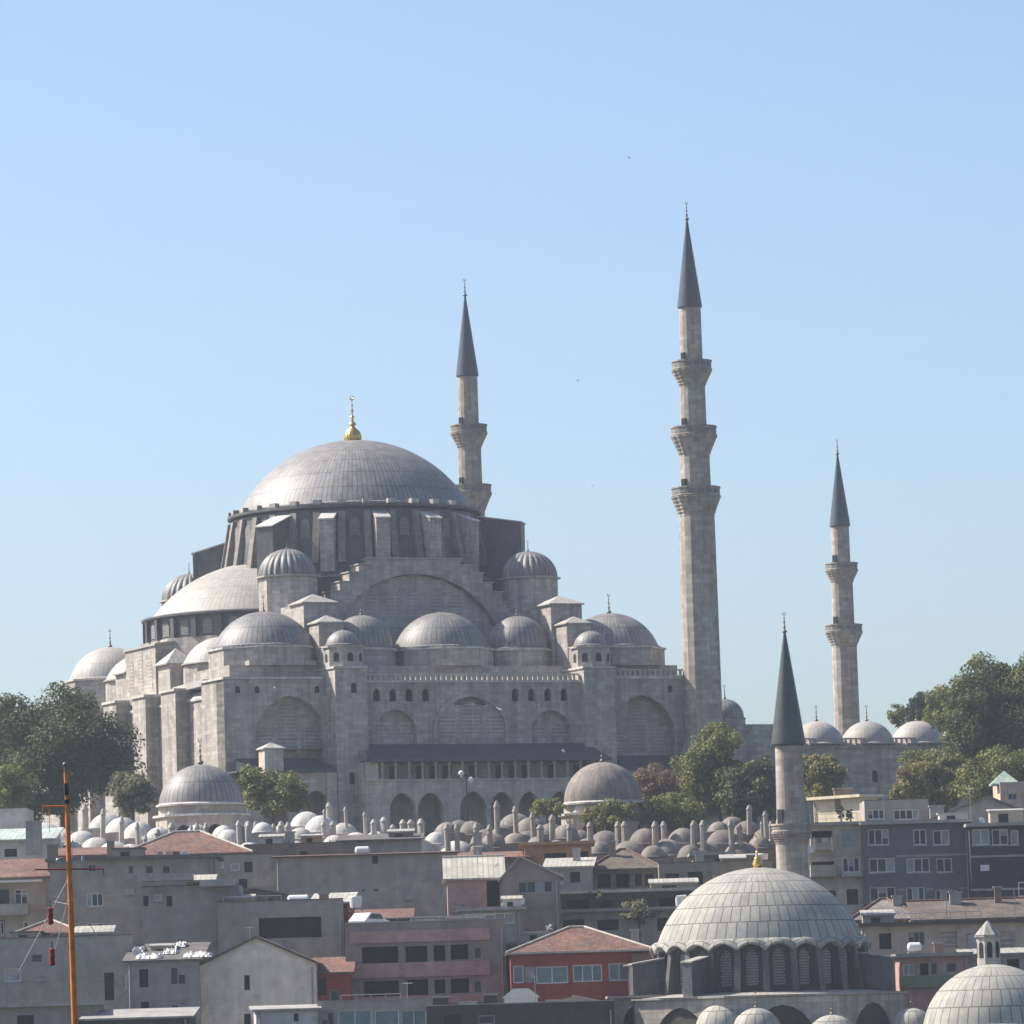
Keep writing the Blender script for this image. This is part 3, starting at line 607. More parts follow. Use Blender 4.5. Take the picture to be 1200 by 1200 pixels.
q = MB(); q.lathe([(.16, ZD+5.9), (.3, ZD+6.05), (.42, ZD+6.35), (.34, ZD+6.65), (.12, ZD+6.85)], 20); gb = q.build('gilt_base', 'gold', rd); inst(FIN_G, 'finial', gb, (0, 0, ZD+6.6), .92)
for i in range(NW):
    th = 2*PI*(i+.5)/NW
    q = MB(); q.M = Matrix.Rotation(th, 4, 'Z'); F = fr((RR+.12, 0, 0), (0, 1, 0), (-1, 0, 0))
    arch_wall(q, F, -.78, .78, ZD-3.9, ZD+.2, [(0, .5, ZD-3.3, ZD-1.0, ZD-.45)], .28); wd = q.build('window_surround', 'wall_dark', DRM)  # surround takes the same dark colour, eave shadow included, for contrast with the lattice
    q = MB(); q.M = Matrix.Rotation(th, 4, 'Z'); arch_fill(q, F, (0, .5, ZD-3.3, ZD-1.0, ZD-.45), .22); q.build('lattice_window', 'fine_grille', DRM)
    th = 2*PI*i/NW; q = MB(); q.M = Matrix.Rotation(th, 4, 'Z'); q.slab([(RR, ZD-3.95), (RR+.95, ZD-3.95), (RR+.42, ZD-.3), (RR, ZD-.3)], -.26, .26); q.build('pilaster', 'drum_lead', DRM)
for k, dg in enumerate((-161, -124, -22, 20, 60, 110, 150)):
    q = MB(); q.M = Matrix.Rotation(math.radians(dg), 4, 'Z'); q.slab([(RR, ZD-4.1), (RR+3.0, ZD-4.1), (RR+3.0, ZD-1.35), (RR+.3, ZD-.95)], -.42, .42); b = q.build('buttress', 'drum_lead', rm)
    q = MB(); q.M = Matrix.Rotation(math.radians(dg), 4, 'Z'); q.slab([(RR+.3, ZD-.95), (RR+3.1, ZD-1.37), (RR+3.1, ZD-1.25), (RR+.3, ZD-.83)], -.52, .52); q.build('buttress_cap', 'sheet_lead', b)
zl = ZD-4.05
m = MB()
m.prism(poly(8, 11.9, ph=PI/8+.1), zl-.12, zl+.02); m.lathe([(11.2, zl+.03), (8.5, zl+.3)], 48)
m.build('ledge', 'pale_lead', rm)
for k in range(8):
    a0 = .1+k*PI/4; q = MB(); q.M = Matrix.Rotation(a0, 4, 'Z'); ap = 11.6*math.cos(PI/8); hwf = 11.6*math.sin(PI/8)
    arch_wall(q, fr((ap, 0, 0), (0, 1, 0), (-1, 0, 0)), -hwf, hwf, 0, zl-.13, [(0, 2.6, 4, zl-3.4, zl-.75)], .95); q.build('wall', 'limestone', rm)
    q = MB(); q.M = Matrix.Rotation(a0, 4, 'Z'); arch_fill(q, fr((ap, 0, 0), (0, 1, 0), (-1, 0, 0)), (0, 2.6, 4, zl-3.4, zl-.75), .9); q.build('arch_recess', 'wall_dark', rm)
# lower semi-domes and porch domes just inside the bottom edge
def lowdome(px, pytop, rpx, Y, h, m_, par, base, fs=.5, nm='side_dome', wallm='limestone'):
    t_ = at(px, pytop, Y); r = rpx/FPX*Y; x, y, z = t_.x-base.x, t_.y-base.y, t_.z-base.z-h
    q = MB(); q.lathe(cap(r, h, z, 12), 48, (x, y), uvr=r); q.lathe([(r+.15, z-.1), (r+.15, z+.05), (r-.02, z+.12)], 48, (x, y)); d = q.build(nm, m_, par)
    q = MB(); q.prism(poly(8, r+.15, (x, y), PI/8), 0, z-.1); q.build('side_wall', wallm, par)
    if fs: inst(FIN_B, 'finial', d, (x, y, z+h-.05), fs)
    return d
RB = Vector((RC.x, 421, RZ))
lowdome(845, 1176, 31, 411, 1.9, 'sheet_lead', rm, RB, 0); lowdome(886, 1181, 30, 409.5, 1.8, 'sheet_lead', rm, RB, .55); lowdome(975, 1189, 32, 409, 1.8, 'sheet_lead', rm, RB, .6); lowdome(1068, 1181, 25, 413, 1.5, 'sheet_lead', rm, RB, .6)
# left wing
p0 = at(716, 1168, 416); p1 = at(775, 1168, 416); q = MB(); zt = p0.z-RZ
q.box(p0.x-RB.x, p1.x-RB.x, -3.4, 6, 0, zt-.15); q.box(p0.x-RB.x-.3, p1.x-RB.x+.2, -5.4, 6.2, zt-.14, zt+.05)
F = fr((0, -5, 0), (1, 0, 0), (0, 1, 0)); arch_wall(q, F, p0.x-RB.x, p1.x-RB.x, 0, zt-.15, [((p0.x+p1.x)/2-RB.x, 1.05, 0, zt-2.0, zt-.75)], .8); q.box(p0.x-RB.x-.01, p0.x-RB.x+.3, -4.99, -3.4, 0, zt-.16)
w_ = q.build('side_wing', 'pink_stone', rm); arch_fill(MB(), F, ((p0.x+p1.x)/2-RB.x, 1.05, 0, zt-2.0, zt-.75), .78).build('archway', 'dark_opening', w_)
T4 = ([(1.42, 0, 1.36, 26.9), (1.36, 26.9, 1.2, 27.6), (1.2, 27.6, 1.14, 33.9)], [(1.36, 1.68, 25.3, 26.3, 27.1)], (1.32, 34.0, 43.4))
mn = minaret('slender front minaret with dark green spire rising between the tomb trees and apartments', 0, 0, T4, sp_mat='green_lead', loc=(22.72, 446, 9), fs=.75, n=28)
# neighbouring bath dome cut by the right edge
bx_ = at(1162, 1130, 401); bb = thing('domed_bath', 'low building with broad pale sheet lead dome cut by the right edge', 'domed building', (bx_.x, 401, 8)); 
q = MB(); zt = bx_.z-8-4.6; q.lathe(cap(5.35, 4.6, zt, 16), 72, uvr=5.35); q.lathe([(5.6, zt-.15), (5.6, zt+.05), (5.3, zt+.15)], 72); q.build('dome', 'sheet_lead', bb); MB().prism(poly(12, 5.6), 0, zt-.16).build('wall', 'limestone', bb)
tt = at(1159, 1127, 412); tu = thing('lantern_turret', 'small stone turret with pale conical roof behind the cut-off dome', 'turret', (tt.x, 412, 10)); z_ = tt.z-10
q = MB(); q.prism(poly(8, .95, ph=PI/8), 0, z_+2.0); w_ = q.build('wall', 'pale_stone', tu); q = MB(); q.prism(poly(8, 1.1, ph=PI/8), z_+1.9, z_+2.05); q.lathe([(1.12, z_+2.05), (.05, z_+3.2)], 8, smooth=False, phase=PI/8); q.build('roof', 'sheet_lead', tu)
for k in range(4, 8): q = MB(); q.M = Matrix.Rotation(k*PI/4, 4, 'Z'); arch_fill(q, fr((.95*math.cos(PI/8), 0, 0), (0, 1, 0), (-1, 0, 0)), (0, .2, z_+.3, z_+1.3, z_+1.55), -.02); q.build('small_window', 'dark_opening', w_)

# ---------------------------------------------------------------- madrasas: terraces of small domes with chimneys
def madrasa(label, domes, chims, Y0, m_, wallm, base_z, ch_mat='pale_stone', extra=()):
    rnd = random.Random(len(label)); o = Vector((at(domes[0][0], 1000, Y0).x, Y0, base_z)); t = thing('madrasa', label, 'madrasa', o, 0, 'madrasas with rows of small domes')
    Wm = MB(); dm = None
    for i, (px, py, r, dy) in enumerate(domes):
        Y = Y0+dy; p = at(px, py, Y)-o; R = 1.18*r/FPX*Y; h = R*(.88 if R > 1.2 else .6)
        Wm.box(p.x-R-.25+.01*(i % 7), p.x+R+.25, p.y-R-.3-.02*(i % 5), p.y+R+.3, -1, p.z-h-.05-.003*i)
        if dm is None:
            q = MB(); q.lathe(cap(1, .78, 0, 10), 36, uvr=1.7); q.lathe([(1.07, -.05), (1.07, .03), (.98, .06)], 36); dm = q.build('dome', m_, t, p-Vector((0, 0, h))); d = dm; d.scale = (R, R, h/.78)
        else: d = inst(dm, 'dome', t, p-Vector((0, 0, h)), (R*rnd.uniform(.93, 1.04), R, h/.78*rnd.uniform(.85, 1.12)), rnd.random()*6)
        if R > 1.2: inst(FIN_B, 'finial', t, p-Vector((0, 0, .08)), .28)
    Wm.build('wall', wallm, t)
    ch = None
    for px, y0, y1, w_, dy in chims:
        Y = Y0+dy; a = at(px, y0, Y)-o; b = at(px, y1, Y)-o; R = w_/2/FPX*Y; H = a.z-b.z
        if ch is None:
            q = MB(); q.lathe([(1, 0), (.96, .82)], 8, smooth=False); q.lathe([(1.12, .82), (1.12, .86), (.9, .9), (.6, .97), (.05, 1)], 8); ch = q.build('chimney', ch_mat, t, b-Vector((0, 0, 1.2))); c_ = ch; c_.scale = (R, R, H+1.2)
        else: c_ = inst(ch, 'chimney', t, b-Vector((0, 0, 1.2)), (R*rnd.uniform(.85, 1.15), R, H+1.2), rnd.random()); c_.rotation_euler = (rnd.uniform(-.03, .03), rnd.uniform(-.035, .035), rnd.random())
    for (xa, xb, yt, dy, dpt) in extra:
        Y = Y0+dy; a = at(xa, yt, Y)-o; b = at(xb, yt, Y)-o; MB().box(a.x, b.x, a.y, a.y+dpt, -1, a.z).build('terrace_wall', wallm, t)
    return t
madrasa('terraced madrasa with small whitish domes stepping down beside the orange mast', [(52, 964, 22, -3), (70, 968, 19, -5), (96, 972, 17, -7), (113, 979, 18, -9), (134, 984, 18, -11), (153, 989, 17, -13), (125, 951, 19, 2), (143, 957, 18, 0), (163, 964, 18, -2), (186, 968, 14, -4), (172, 980, 12, -8), (205, 985, 14, -9), (218, 975, 15, -5), (246, 985, 14, -7), (268, 973, 15, -3), (293, 985, 15, -6), (85, 986, 13, -12), (60, 985, 14, -9), (231, 966, 12, -2), (262, 967, 12, -1), (308, 963, 12, 1)],
        [(100, 942, 975, 8, -4), (120, 947, 982, 7, -6), (142, 956, 990, 7, -8), (162, 963, 993, 6.5, -10), (171, 979, 996, 6, -12), (184, 971, 996, 8, -11), (201, 964, 990, 8.5, -9), (232, 964, 992, 7, -9), (241, 964, 992, 6, -8.5), (281, 961, 985, 6.5, -6), (292, 962, 988, 6.5, -6), (224, 966, 980, 3.5, -6)], 540, 'white_lead', 'pale_stone', 30, extra=[(20, 330, 1003, 0, 6), (75, 140, 975, 4, 5), (140, 190, 985, 4, 5)])
madrasa('middle madrasa with whitish domes and many stone chimneys before the gallery arches', [(359, 951, 17, 2), (376, 957, 18, 0), (402, 962, 15, -1), (316, 974, 17, -3), (296, 987, 20, -6), (345, 985, 14, -6), (417, 974, 14, -4), (440, 975, 14, -4), (466, 974, 12, -4), (330, 968, 13, 1), (495, 985, 14, -5), (535, 983, 22, -6), (372, 977, 14, -5), (392, 977, 12, -6), (352, 970, 13, -3), (386, 986, 14, -7), (430, 985, 13, -7), (457, 985, 12, -7), (481, 976, 10, -3), (511, 976, 13, -4)],
        [(386, 940, 960, 7, 0), (380, 948, 960, 4, -1), (329, 962, 988, 8, -5), (339, 963, 988, 7, -5.4), (291, 962, 986, 6, -6), (380, 962, 980, 6.5, -5), (391, 962, 980, 7, -5), (406, 945, 962, 4, -2), (438, 960, 978, 6.5, -5), (450, 957, 978, 9, -5.3), (472, 960, 980, 8, -5), (481, 960, 980, 7.5, -5.4), (493, 959, 985, 9, -6), (428, 951, 966, 4, -3), (460, 966, 976, 6, -4), (320, 965, 985, 5, -5), (299, 962, 985, 5, -6)], 548, 'white_lead', 'pale_stone', 31, extra=[(285, 520, 993, 1, 6), (330, 500, 985, 4, 5)])
madrasa('right madrasa with brown domes and paired chimneys running down toward the front minaret', [(552, 962, 17, 2), (524, 962, 14, 2), (538, 961, 14, 2.4), (570, 972, 17, 0), (604, 951, 17, 2), (622, 957, 18, 0), (645, 963, 15, -1), (604, 974, 14, -4), (578, 978, 16, -4), (662, 968, 15, -2), (632, 981, 16, -5), (688, 982, 14, -5), (709, 973, 19, -3), (737, 983, 20, -7), (755, 972, 17, -3), (781, 983, 20, -7), (800, 971, 18, -3), (826, 983, 20, -7), (847, 971, 18, -3), (868, 985, 19, -8), (875, 962, 15, 0), (897, 969, 14, -2), (912, 978, 12, -5), (858, 956, 13, 2), (590, 967, 14, -1), (617, 972, 14, -3), (680, 973, 13, -2), (703, 986, 14, -8), (560, 986, 14, -7), (652, 986, 14, -8), (765, 991, 13, -9), (808, 991, 13, -9), (842, 962, 12, 1), (890, 981, 13, -6)],
        [(583, 938, 975, 7, -2), (605, 944, 975, 7, -4), (625, 951, 985, 7, -5), (647, 954, 985, 7, -5), (633, 966, 985, 8, -6), (667, 965, 990, 7, -6), (575, 966, 990, 7, -7), (558, 964, 990, 7.5, -7), (525, 965, 990, 8, -7), (536, 965, 990, 6, -7), (692, 963, 985, 7.5, -6), (724, 962, 988, 8, -5), (732, 962, 985, 8, -5.5), (768, 962, 990, 7.5, -8), (779, 962, 985, 7.5, -4), (813, 961, 990, 7.5, -8), (824, 961, 985, 8, -8.4), (858, 960, 994, 7, -9), (868, 965, 990, 6.5, -9), (878, 943, 965, 6, -2), (898, 950, 972, 6, -4), (905, 962, 985, 6, -6), (893, 962, 975, 4, -6)], 545, 'brown_lead', 'wall_brown', 31, 'minaret_stone', [(510, 700, 995, 1, 6), (690, 905, 1003, 0, 7), (700, 890, 985, 5, 4)])
# boundary wall at the edge of the mosque terrace
p = at(20, 958, 570); q = MB(); b = at(940, 931, 570)
wl = thing('terrace_wall', 'low stone terrace wall behind the small madrasa domes', 'wall', (0, 570, 33)); q.box(-58, 38, 0, .6, 0, 6.0); q.build('wall_face', 'limestone', wl); MB().box(-58.1, 38.1, -.15, .75, 6.0, 6.2).build('coping', 'pale_stone', wl)

# ---------------------------------------------------------------- trees
def tree(label, px, pt, pb, wpx, Y, lm, seed, name='broadleaf_tree', nclump=46, leaves=210, ls=.30, blobs=None, dens=1., group='trees around the mosque terrace', pot=0):
    """crown box in photo pixels: centre px, top pt, bottom pb, width wpx"""
    rg = np.random.default_rng(seed); top = at(px, pt, Y); bot = at(px, pb, Y); H = top.z-bot.z; Wd = wpx/FPX*Y; gz = hz(0, Y)-.3
    gz = bot.z-pot if pot else min(gz, bot.z-1.5); t = thing(name, label, 'tree', (bot.x, Y, gz), 0, group)
    cz = (top.z+bot.z)/2-gz; C = []; 
    bl = blobs or [(0, 0, 1, 1)]; nclump = int(nclump*1.35)
    for (bx, bz, br, bh) in bl:
        k = int(nclump*br*bh) if blobs else nclump
        for _ in range(max(k, 3)):
            v = rg.normal(size=3); v /= np.linalg.norm(v); rr = rg.uniform(.15, .95)**.6
            s = np.array([Wd/2*br*.86, Wd/2*br*.86*.9, H/2*bh*.86])
            C.append((np.array([bx*Wd/2, 0, bz*H/2+cz])+v*rr*s, rg.uniform(.17, .32)*min(Wd*br, H*bh*1.1)*.62))
    P_ = []; 
    for c, r in C:
        n = int(leaves*dens*(r/1.4)**1.6)+24; v = rg.normal(size=(n, 3)); v /= np.linalg.norm(v, axis=1)[:, None]; rad = r*rg.uniform(.25, 1.12, n)**.5
        p = c+v*rad[:, None]*np.array([1, 1, .72]); P_.append(np.hstack([p, v]))
    P_ = np.vstack(P_); n = len(P_); nr = P_[:, 3:]+rg.normal(size=(n, 3))*.65; nr[:, 2] += .35; nr /= np.linalg.norm(nr, axis=1)[:, None]
    a = np.cross(nr, rg.normal(size=(n, 3))); a /= np.linalg.norm(a, axis=1)[:, None]; b = np.cross(nr, a); sz = ls*rg.uniform(.5, 1.35, n)[:, None]
    c = P_[:, :3]; vs = np.stack([c-a*sz*.5-b*sz*.15, c+b*sz*-.42, c+a*sz*.5-b*sz*.1, c+b*sz*.5], 1).reshape(-1, 3)
    me = bpy.data.meshes.new('crown'); me.vertices.add(4*n); me.vertices.foreach_set('co', vs.ravel()); me.loops.add(4*n); me.loops.foreach_set('vertex_index', np.arange(4*n)); me.polygons.add(n)
    me.polygons.foreach_set('loop_start', np.arange(0, 4*n, 4)); me.polygons.foreach_set('loop_total', np.full(n, 4)); me.update(calc_edges=True); me.materials.append(MATS[lm])
    o = bpy.data.objects.new('crown', me); COL.objects.link(o); o.parent = t
    q = MB(); tr = max(.12, Wd*.028); q.tube((0, 0, 0), (0.1, 0, cz-H*.3), tr, tr*.7, 9); q.tube((0.1, 0, cz-H*.3), (-.1, 0.1, cz+H*.1), tr*.7, tr*.35, 8)
    for i in rg.choice(len(C), size=min(14, len(C)), replace=False):
        c0, r = C[i]; z0 = cz-H*.32+rg.uniform(0, .3)*H; q.tube((0, 0, z0), tuple(c0), tr*.38, tr*.1, 6)
    q.build('trunk', 'bark', t); return t
tree('huge dark leafy tree rising behind the roofs at the far left', 74, 794, 957, 188, 578, 'leaf_dark', 1, nclump=70, blobs=[(0, -.1, .95, .9), (-.55, .1, .6, .75), (.5, -.1, .55, .75), (-.0, .45, .55, .5), (.25, .5, .4, .35)])
tree('dark tree at the left edge behind the huge tree', -12, 800, 955, 80, 588, 'leaf_dark', 2, nclump=40)
tree('rounded green tree at the left edge below the huge dark one', 15, 888, 962, 66, 566, 'leaf_green', 3, nclump=36)
tree('bushy dusty olive tree beside the grey domed hall', 155, 903, 958, 64, 562, 'leaf_grey', 4, nclump=34)
tree('dense green tree between the domed hall and the tall arched niche', 320, 884, 962, 98, 562, 'leaf_green', 5, nclump=52, blobs=[(0, -.15, .9, .85), (-.35, .3, .6, .6), (.5, -.3, .5, .6)])
tree('pointed green tree in front of the facade end below the tallest minaret', 843, 838, 968, 128, 572, 'leaf_green', 6, nclump=84, blobs=[(0, .4, .5, .55), (-.1, -.05, .75, .65), (.45, -.3, .6, .6), (-.35, -.5, .65, .5)])
tree('rust brown tree beside the brown tomb dome', 772, 891, 968, 74, 568, 'leaf_rust', 7, nclump=40)
tree('dark green tree right of the pointed tree before the courtyard wall', 882, 880, 975, 86, 568, 'leaf_dark', 8, nclump=52)
tree('low green bushy tree hiding the foot of the brown tomb', 718, 932, 976, 84, 551, 'leaf_green', 9, nclump=38, ls=.26)
tree('small green tree left of the brown tomb', 640, 930, 962, 44, 554, 'leaf_green', 10, nclump=20, ls=.26)
tree('low green tree under the pointed tree above the paired chimneys', 788, 922, 978, 104, 555, 'leaf_green', 27, nclump=46, ls=.28)
tree('light green tree just right of the front minaret', 964, 868, 950, 78, 575, 'leaf_olive', 11, nclump=40, blobs=[(0, -.1, .85, .85), (-.4, .35, .5, .55), (.4, 0, .5, .6)])
tree('vast dark green tree filling the right edge above the roofs', 1180, 752, 958, 172, 590, 'leaf_green', 12, nclump=100, leaves=240, blobs=[(0, 0, .8, .8), (-.5, .15, .5, .6), (.4, .45, .6, .5), (-.2, .5, .5, .4), (.5, -.3, .6, .7)])
tree('olive tinted tree spreading in front of the vast tree over the courtyard wall', 1098, 866, 962, 88, 580, 'leaf_olive', 13, nclump=52, blobs=[(0, -.1, .85, .8), (-.45, -.2, .5, .5), (.4, .25, .55, .6)])
tree('tall green tree between olive tree and right edge', 1142, 772, 940, 92, 584, 'leaf_dark', 14, nclump=52)
tree('low dark tree filling the gap above the white wall at the left', 40, 905, 968, 90, 574, 'leaf_dark', 41, nclump=40)
tree('mid green tree filling the slope between vast tree and olive tree', 1092, 868, 955, 80, 586, 'leaf_green', 51, nclump=50)
tree('bushy green tree low at the right edge above the peach house', 1170, 868, 958, 110, 576, 'leaf_green', 52, nclump=52)
tree('yellowing bush below the olive tree against the courtyard wall', 1070, 888, 955, 50, 577, 'leaf_olive', 53, nclump=26)
tree('small light tree peeking between the courtyard domes', 1052, 822, 858, 30, 690, 'leaf_green', 15, nclump=24, ls=.26, leaves=150)
tree('little tree touching the vast tree above the courtyard domes', 1080, 806, 858, 46, 680, 'leaf_green', 16, nclump=34, ls=.26)
tree('wispy green tree bridging the little tree and the vast tree', 1100, 800, 870, 48, 640, 'leaf_green', 61, nclump=34)
tree('dusty green tree growing between the dark terraces left of the pale dome', 748, 1052, 1085, 66, 462, 'leaf_grey', 17, nclump=30, ls=.24, group='trees among the houses')
for i, (px, pt, w_) in enumerate(((985, 938, 13), (996, 945, 11))): tree(('taller' if i == 0 else 'shorter')+' dark potted cypress against the sunlit cream wall', px, pt, 965, w_, 502, 'leaf_dark', 30+i, 'cypress', 14, 60, .16, group='potted cypresses', pot=.5)
tree('creeper bush on the terrace below the brown tiled roof', 700, 1040, 1062, 40, 470, 'leaf_dark', 33, 'bush', 14, 90, .2, group='trees among the houses')

# lamp post in front of gallery
p = at(546, 906, 566); lp = thing('lamp_post', 'tall twin-globe lamp post in front of the mosque gallery', 'lamp post', (p.x, 566, 37.5)); hh = p.z-37.5
q = MB(); q.lathe([(.16, 0), (.1, .5), (.06, hh-.4), (.05, hh)], 8); q.tube((-.55, 0, hh-.3), (.55, 0, hh-.3), .04); q.build('post', 'black_paint', lp)
for x, z in ((-.5, hh), (.5, hh-.7)): q = MB(); q.ball((x, 0, z), .3); q.tube((x, 0, z-.45), (x, 0, z-.28), .06, .1); q.build('lamp_globe', 'white_plastic', lp)

# ---------------------------------------------------------------- gulls
def gull(label, px, py, Y, span, rz, bank, dark=False, flap=.25):
    p = at(px, py, Y); q = MB(); L = span*.42
    prof = [(0.005, -L/2), (.03*span, -L*.36), (.055*span, -L*.1), (.05*span, L*.14), (.028*span, L*.3), (.034*span, L*.38), (.022*span, L*.46), (.004, L*.56)]
    q.M = Matrix.Rotation(-PI/2, 4, 'X'); q.lathe(prof, 10); q.M = None
    for s_ in (-1, 1):
        st_ = [(0.0, .09, .01), (.22, .10, .07*flap*4), (.36, .07, .06*flap*4), (.5, .012, -.0)]; vs = []
        for x, ch, z in st_:
            for y, dz in ((ch, 0), (-ch, 0)): vs += [(s_*x*span, y*span*.8+(-.06*span if x > .4 else 0), z*span+.012*span), (s_*x*span, y*span*.8+(-.06*span if x > .4 else 0), z*span-.004*span)]
        fs = []
        for i in range(3): a = i*4; b = a+4; fs += [(a, b, b+2, a+2), (a+1, a+3, b+3, b+1), (a, a+1, b+1, b), (a+2, b+2, b+3, a+3)]
        q.add(vs, fs)
    q.add([(0, -L*.45, .01), (.05*span, -L*.68, .01), (-.05*span, -L*.68, .01), (0, -L*.5, -.03*span)], [(0, 2, 1), (0, 1, 3), (0, 3, 2), (1, 2, 3)])
    o = q.build('gull', 'feather_grey' if dark else 'feather_white', None, p); o.rotation_euler = (bank, .3, rz); tag(o, label, 'bird', 'gulls on the wing')
gull('white gull gliding above the red tiled roof', 643, 1087, 418, 1.25, 1.9, .5); gull('white gull flying before the dark lead roof of the gallery', 660, 880, 575, 1.1, 1.6, .4)
gull('white gull crossing the large central blind arch', 585, 831, 580, .9, .6, .6); gull('dark bird high in the empty sky left of the tallest minaret', 737, 185, 500, .55, 1.2, .2, True)
gull('tiny bird in the sky right of the hindmost spire', 677, 446, 560, .5, 1.5, .3, True); gull('tiny pale bird in the sky right of the great dome', 694, 569, 560, .5, 1.5, .3)
gull('white gull passing before the arched niche near the left corner', 322, 806, 575, .7, 1.2, .5)

# ---------------------------------------------------------------- houses on the slope
def house(name, label, x0, x1, yt, Y, depth, wall, roof=('flat', 'roof_felt'), wins=(), yaw=0., zb=None, group=None, cat=None, extra=None):
    """x0..x1, yt: photo pixels of the facade's ends and top at distance Y; wins: photo pixel rectangles (a, b, c, d, style)"""
    o = at(x0, yt, Y); zb = hz(0, Y)-2 if zb is None else zb; ax = Vector((math.cos(yaw), math.sin(yaw), 0)); nn = Vector((math.sin(yaw), -math.cos(yaw), 0))
    cam0 = Vector((0, 0, CZ))
    def on(px, py, d=0.):
        r = ray(px, py); k = ((o+nn*d*-1-cam0).dot(nn))/r.dot(nn); p = cam0+r*k-o; return p.dot(ax), p.z+o.z-zb
    Wd = on(x1, yt)[0]; H = o.z-zb; t = thing(name, label, cat or 'house', (o.x, o.y, zb), yaw, group)
    rects = []
    for (a, b, c, d, st) in wins:
        s0, z1 = on(a, b); s1, z0 = on(c, d); s0 = max(.12, s0); s1 = min(Wd-.12, s1); z1 = min(z1, H-.12)
        if s1-s0 > .15 and z1-z0 > .15: rects.append((s0, s1, z0, z1, st))
    m = MB(); F = fr((0, 0, 0), (1, 0, 0), (0, 1, 0)); dp = .22
    xs = sorted(set([0, Wd] + [r[0] for r in rects] + [r[1] for r in rects])); zs = sorted(set([0, H] + [r[2] for r in rects] + [r[3] for r in rects]))
    for i in range(len(xs)-1):
        for j in range(len(zs)-1):
            cx, cz = (xs[i]+xs[i+1])/2, (zs[j]+zs[j+1])/2
            if any(r[0] < cx < r[1] and r[2] < cz < r[3] for r in rects): continue
            m.add([F(xs[i], zs[j]), F(xs[i+1], zs[j]), F(xs[i+1], zs[j+1]), F(xs[i], zs[j+1])], [(0, 1, 2, 3)])
    for (s0, s1, z0, z1, st) in rects:
        D = 1.1 if st[0] == 'o' else dp
        for p in (((s0, z0), (s1, z0)), ((s1, z0), (s1, z1)), ((s1, z1), (s0, z1)), ((s0, z1), (s0, z0))):
            m.add([F(*p[0]), F(*p[0], D), F(*p[1], D), F(*p[1])], [(0, 1, 2, 3)])
    m.add([(0, 0, 0), (0, depth, 0), (Wd, depth, 0), (Wd, 0, 0), (0, 0, H), (0, depth, H), (Wd, depth, H), (Wd, 0, H)], [(0, 4, 5, 1), (1, 5, 6, 2), (2, 6, 7, 3), (4, 7, 6, 5)])
    kind, rm_ = roof[0], roof[1]
    rm = MB(); ov = .35
    if kind == 'flat':
        m.box(-.003, Wd+.003, .0, .2, H, H+.45); m.box(-.003, .2, .2, depth, H, H+.45); m.box(Wd-.2, Wd+.003, .2, depth, H, H+.45); rm.box(.2, Wd-.2, .2, depth, H+.004, H+.05)
        rm.box(-.06, Wd+.06, -.06, .24, H+.45, H+.53)
    elif kind == 'slab': rm.box(-ov, Wd+ov, -ov-.25, depth+ov, H+.003, H+.28)
    elif kind == 'gablex':     # ridge runs left-right, slope faces camera
        rh = roof[2]; rm.add([(-ov, -ov, H), (Wd+ov, -ov, H), (Wd+ov, depth/2, H+rh), (-ov, depth/2, H+rh), (Wd+ov, depth+ov, H), (-ov, depth+ov, H)], [(0, 1, 2, 3), (3, 2, 4, 5)])
        rm.box(-ov, Wd+ov, -ov-.02, depth+ov, H-.16, H-.004); m.add([(0, 0, H), (0, depth/2, H+rh-.15), (0, depth, H), (Wd, 0, H), (Wd, depth/2, H+rh-.15), (Wd, depth, H)], [(0, 1, 2), (3, 5, 4)])
    elif kind == 'gabley':     # gable faces camera
        rh = roof[2]; cxx = Wd*(roof[3] if len(roof) > 3 else .5); m.add([(0, 0, H), (Wd, 0, H), (cxx, 0, H+rh), (0, depth, H), (Wd, depth, H), (cxx, depth, H+rh)], [(0, 1, 2), (4, 3, 5)])
        P3 = [(-ov, H-ov*rh/max(cxx, .1)), (cxx, H+rh), (Wd+ov, H-ov*rh/max(Wd-cxx, .1))]; n3 = [(x, y, z+dz) for y in (-ov, depth+ov) for dz in (.02, .2) for x, z in P3]
        rm.add(n3, [(0, 1, 4, 3), (1, 2, 5, 4), (6, 9, 10, 7), (7, 10, 11, 8), (3, 4, 10, 9), (4, 5, 11, 10), (0, 6, 7, 1), (1, 7, 8, 2), (0, 3, 9, 6), (2, 8, 11, 5)])
    elif kind == 'hip':
        rh = roof[2]; k = min(Wd/2, depth/2)*.9; rm.add([(-ov, -ov, H), (Wd+ov, -ov, H), (Wd+ov, depth+ov, H), (-ov, depth+ov, H), (k, depth/2, H+rh), (Wd-k, depth/2, H+rh)], [(0, 1, 5, 4), (1, 2, 5), (2, 3, 4, 5), (3, 0, 4)]); rm.box(-ov, Wd+ov, -ov, depth+ov, H-.18, H-.004)
    elif kind == 'shed':       # rises to the back; roof[2] rise
        rh = roof[2]; rm.add([(-ov, -ov, H), (Wd+ov, -ov, H), (Wd+ov, depth, H+rh), (-ov, depth, H+rh), (-ov, -ov, H-.15), (Wd+ov, -ov, H-.15), (Wd+ov, depth, H+rh-.15), (-ov, depth, H+rh-.15)], [(0, 1, 2, 3), (4, 5, 1, 0), (5, 6, 2, 1), (7, 4, 0, 3), (7, 6, 5, 4)])
        m.add([(0, 0, H-.05), (0, depth, H-.05), (0, depth, H+rh-.16), (Wd, 0, H-.05), (Wd, depth, H-.05), (Wd, depth, H+rh-.16)], [(0, 2, 1), (3, 4, 5), (1, 2, 5, 4)])
    t['_h'] = H; wo = m.build('wall', wall, t); rn = random.Random(label); hm_ = 7.5
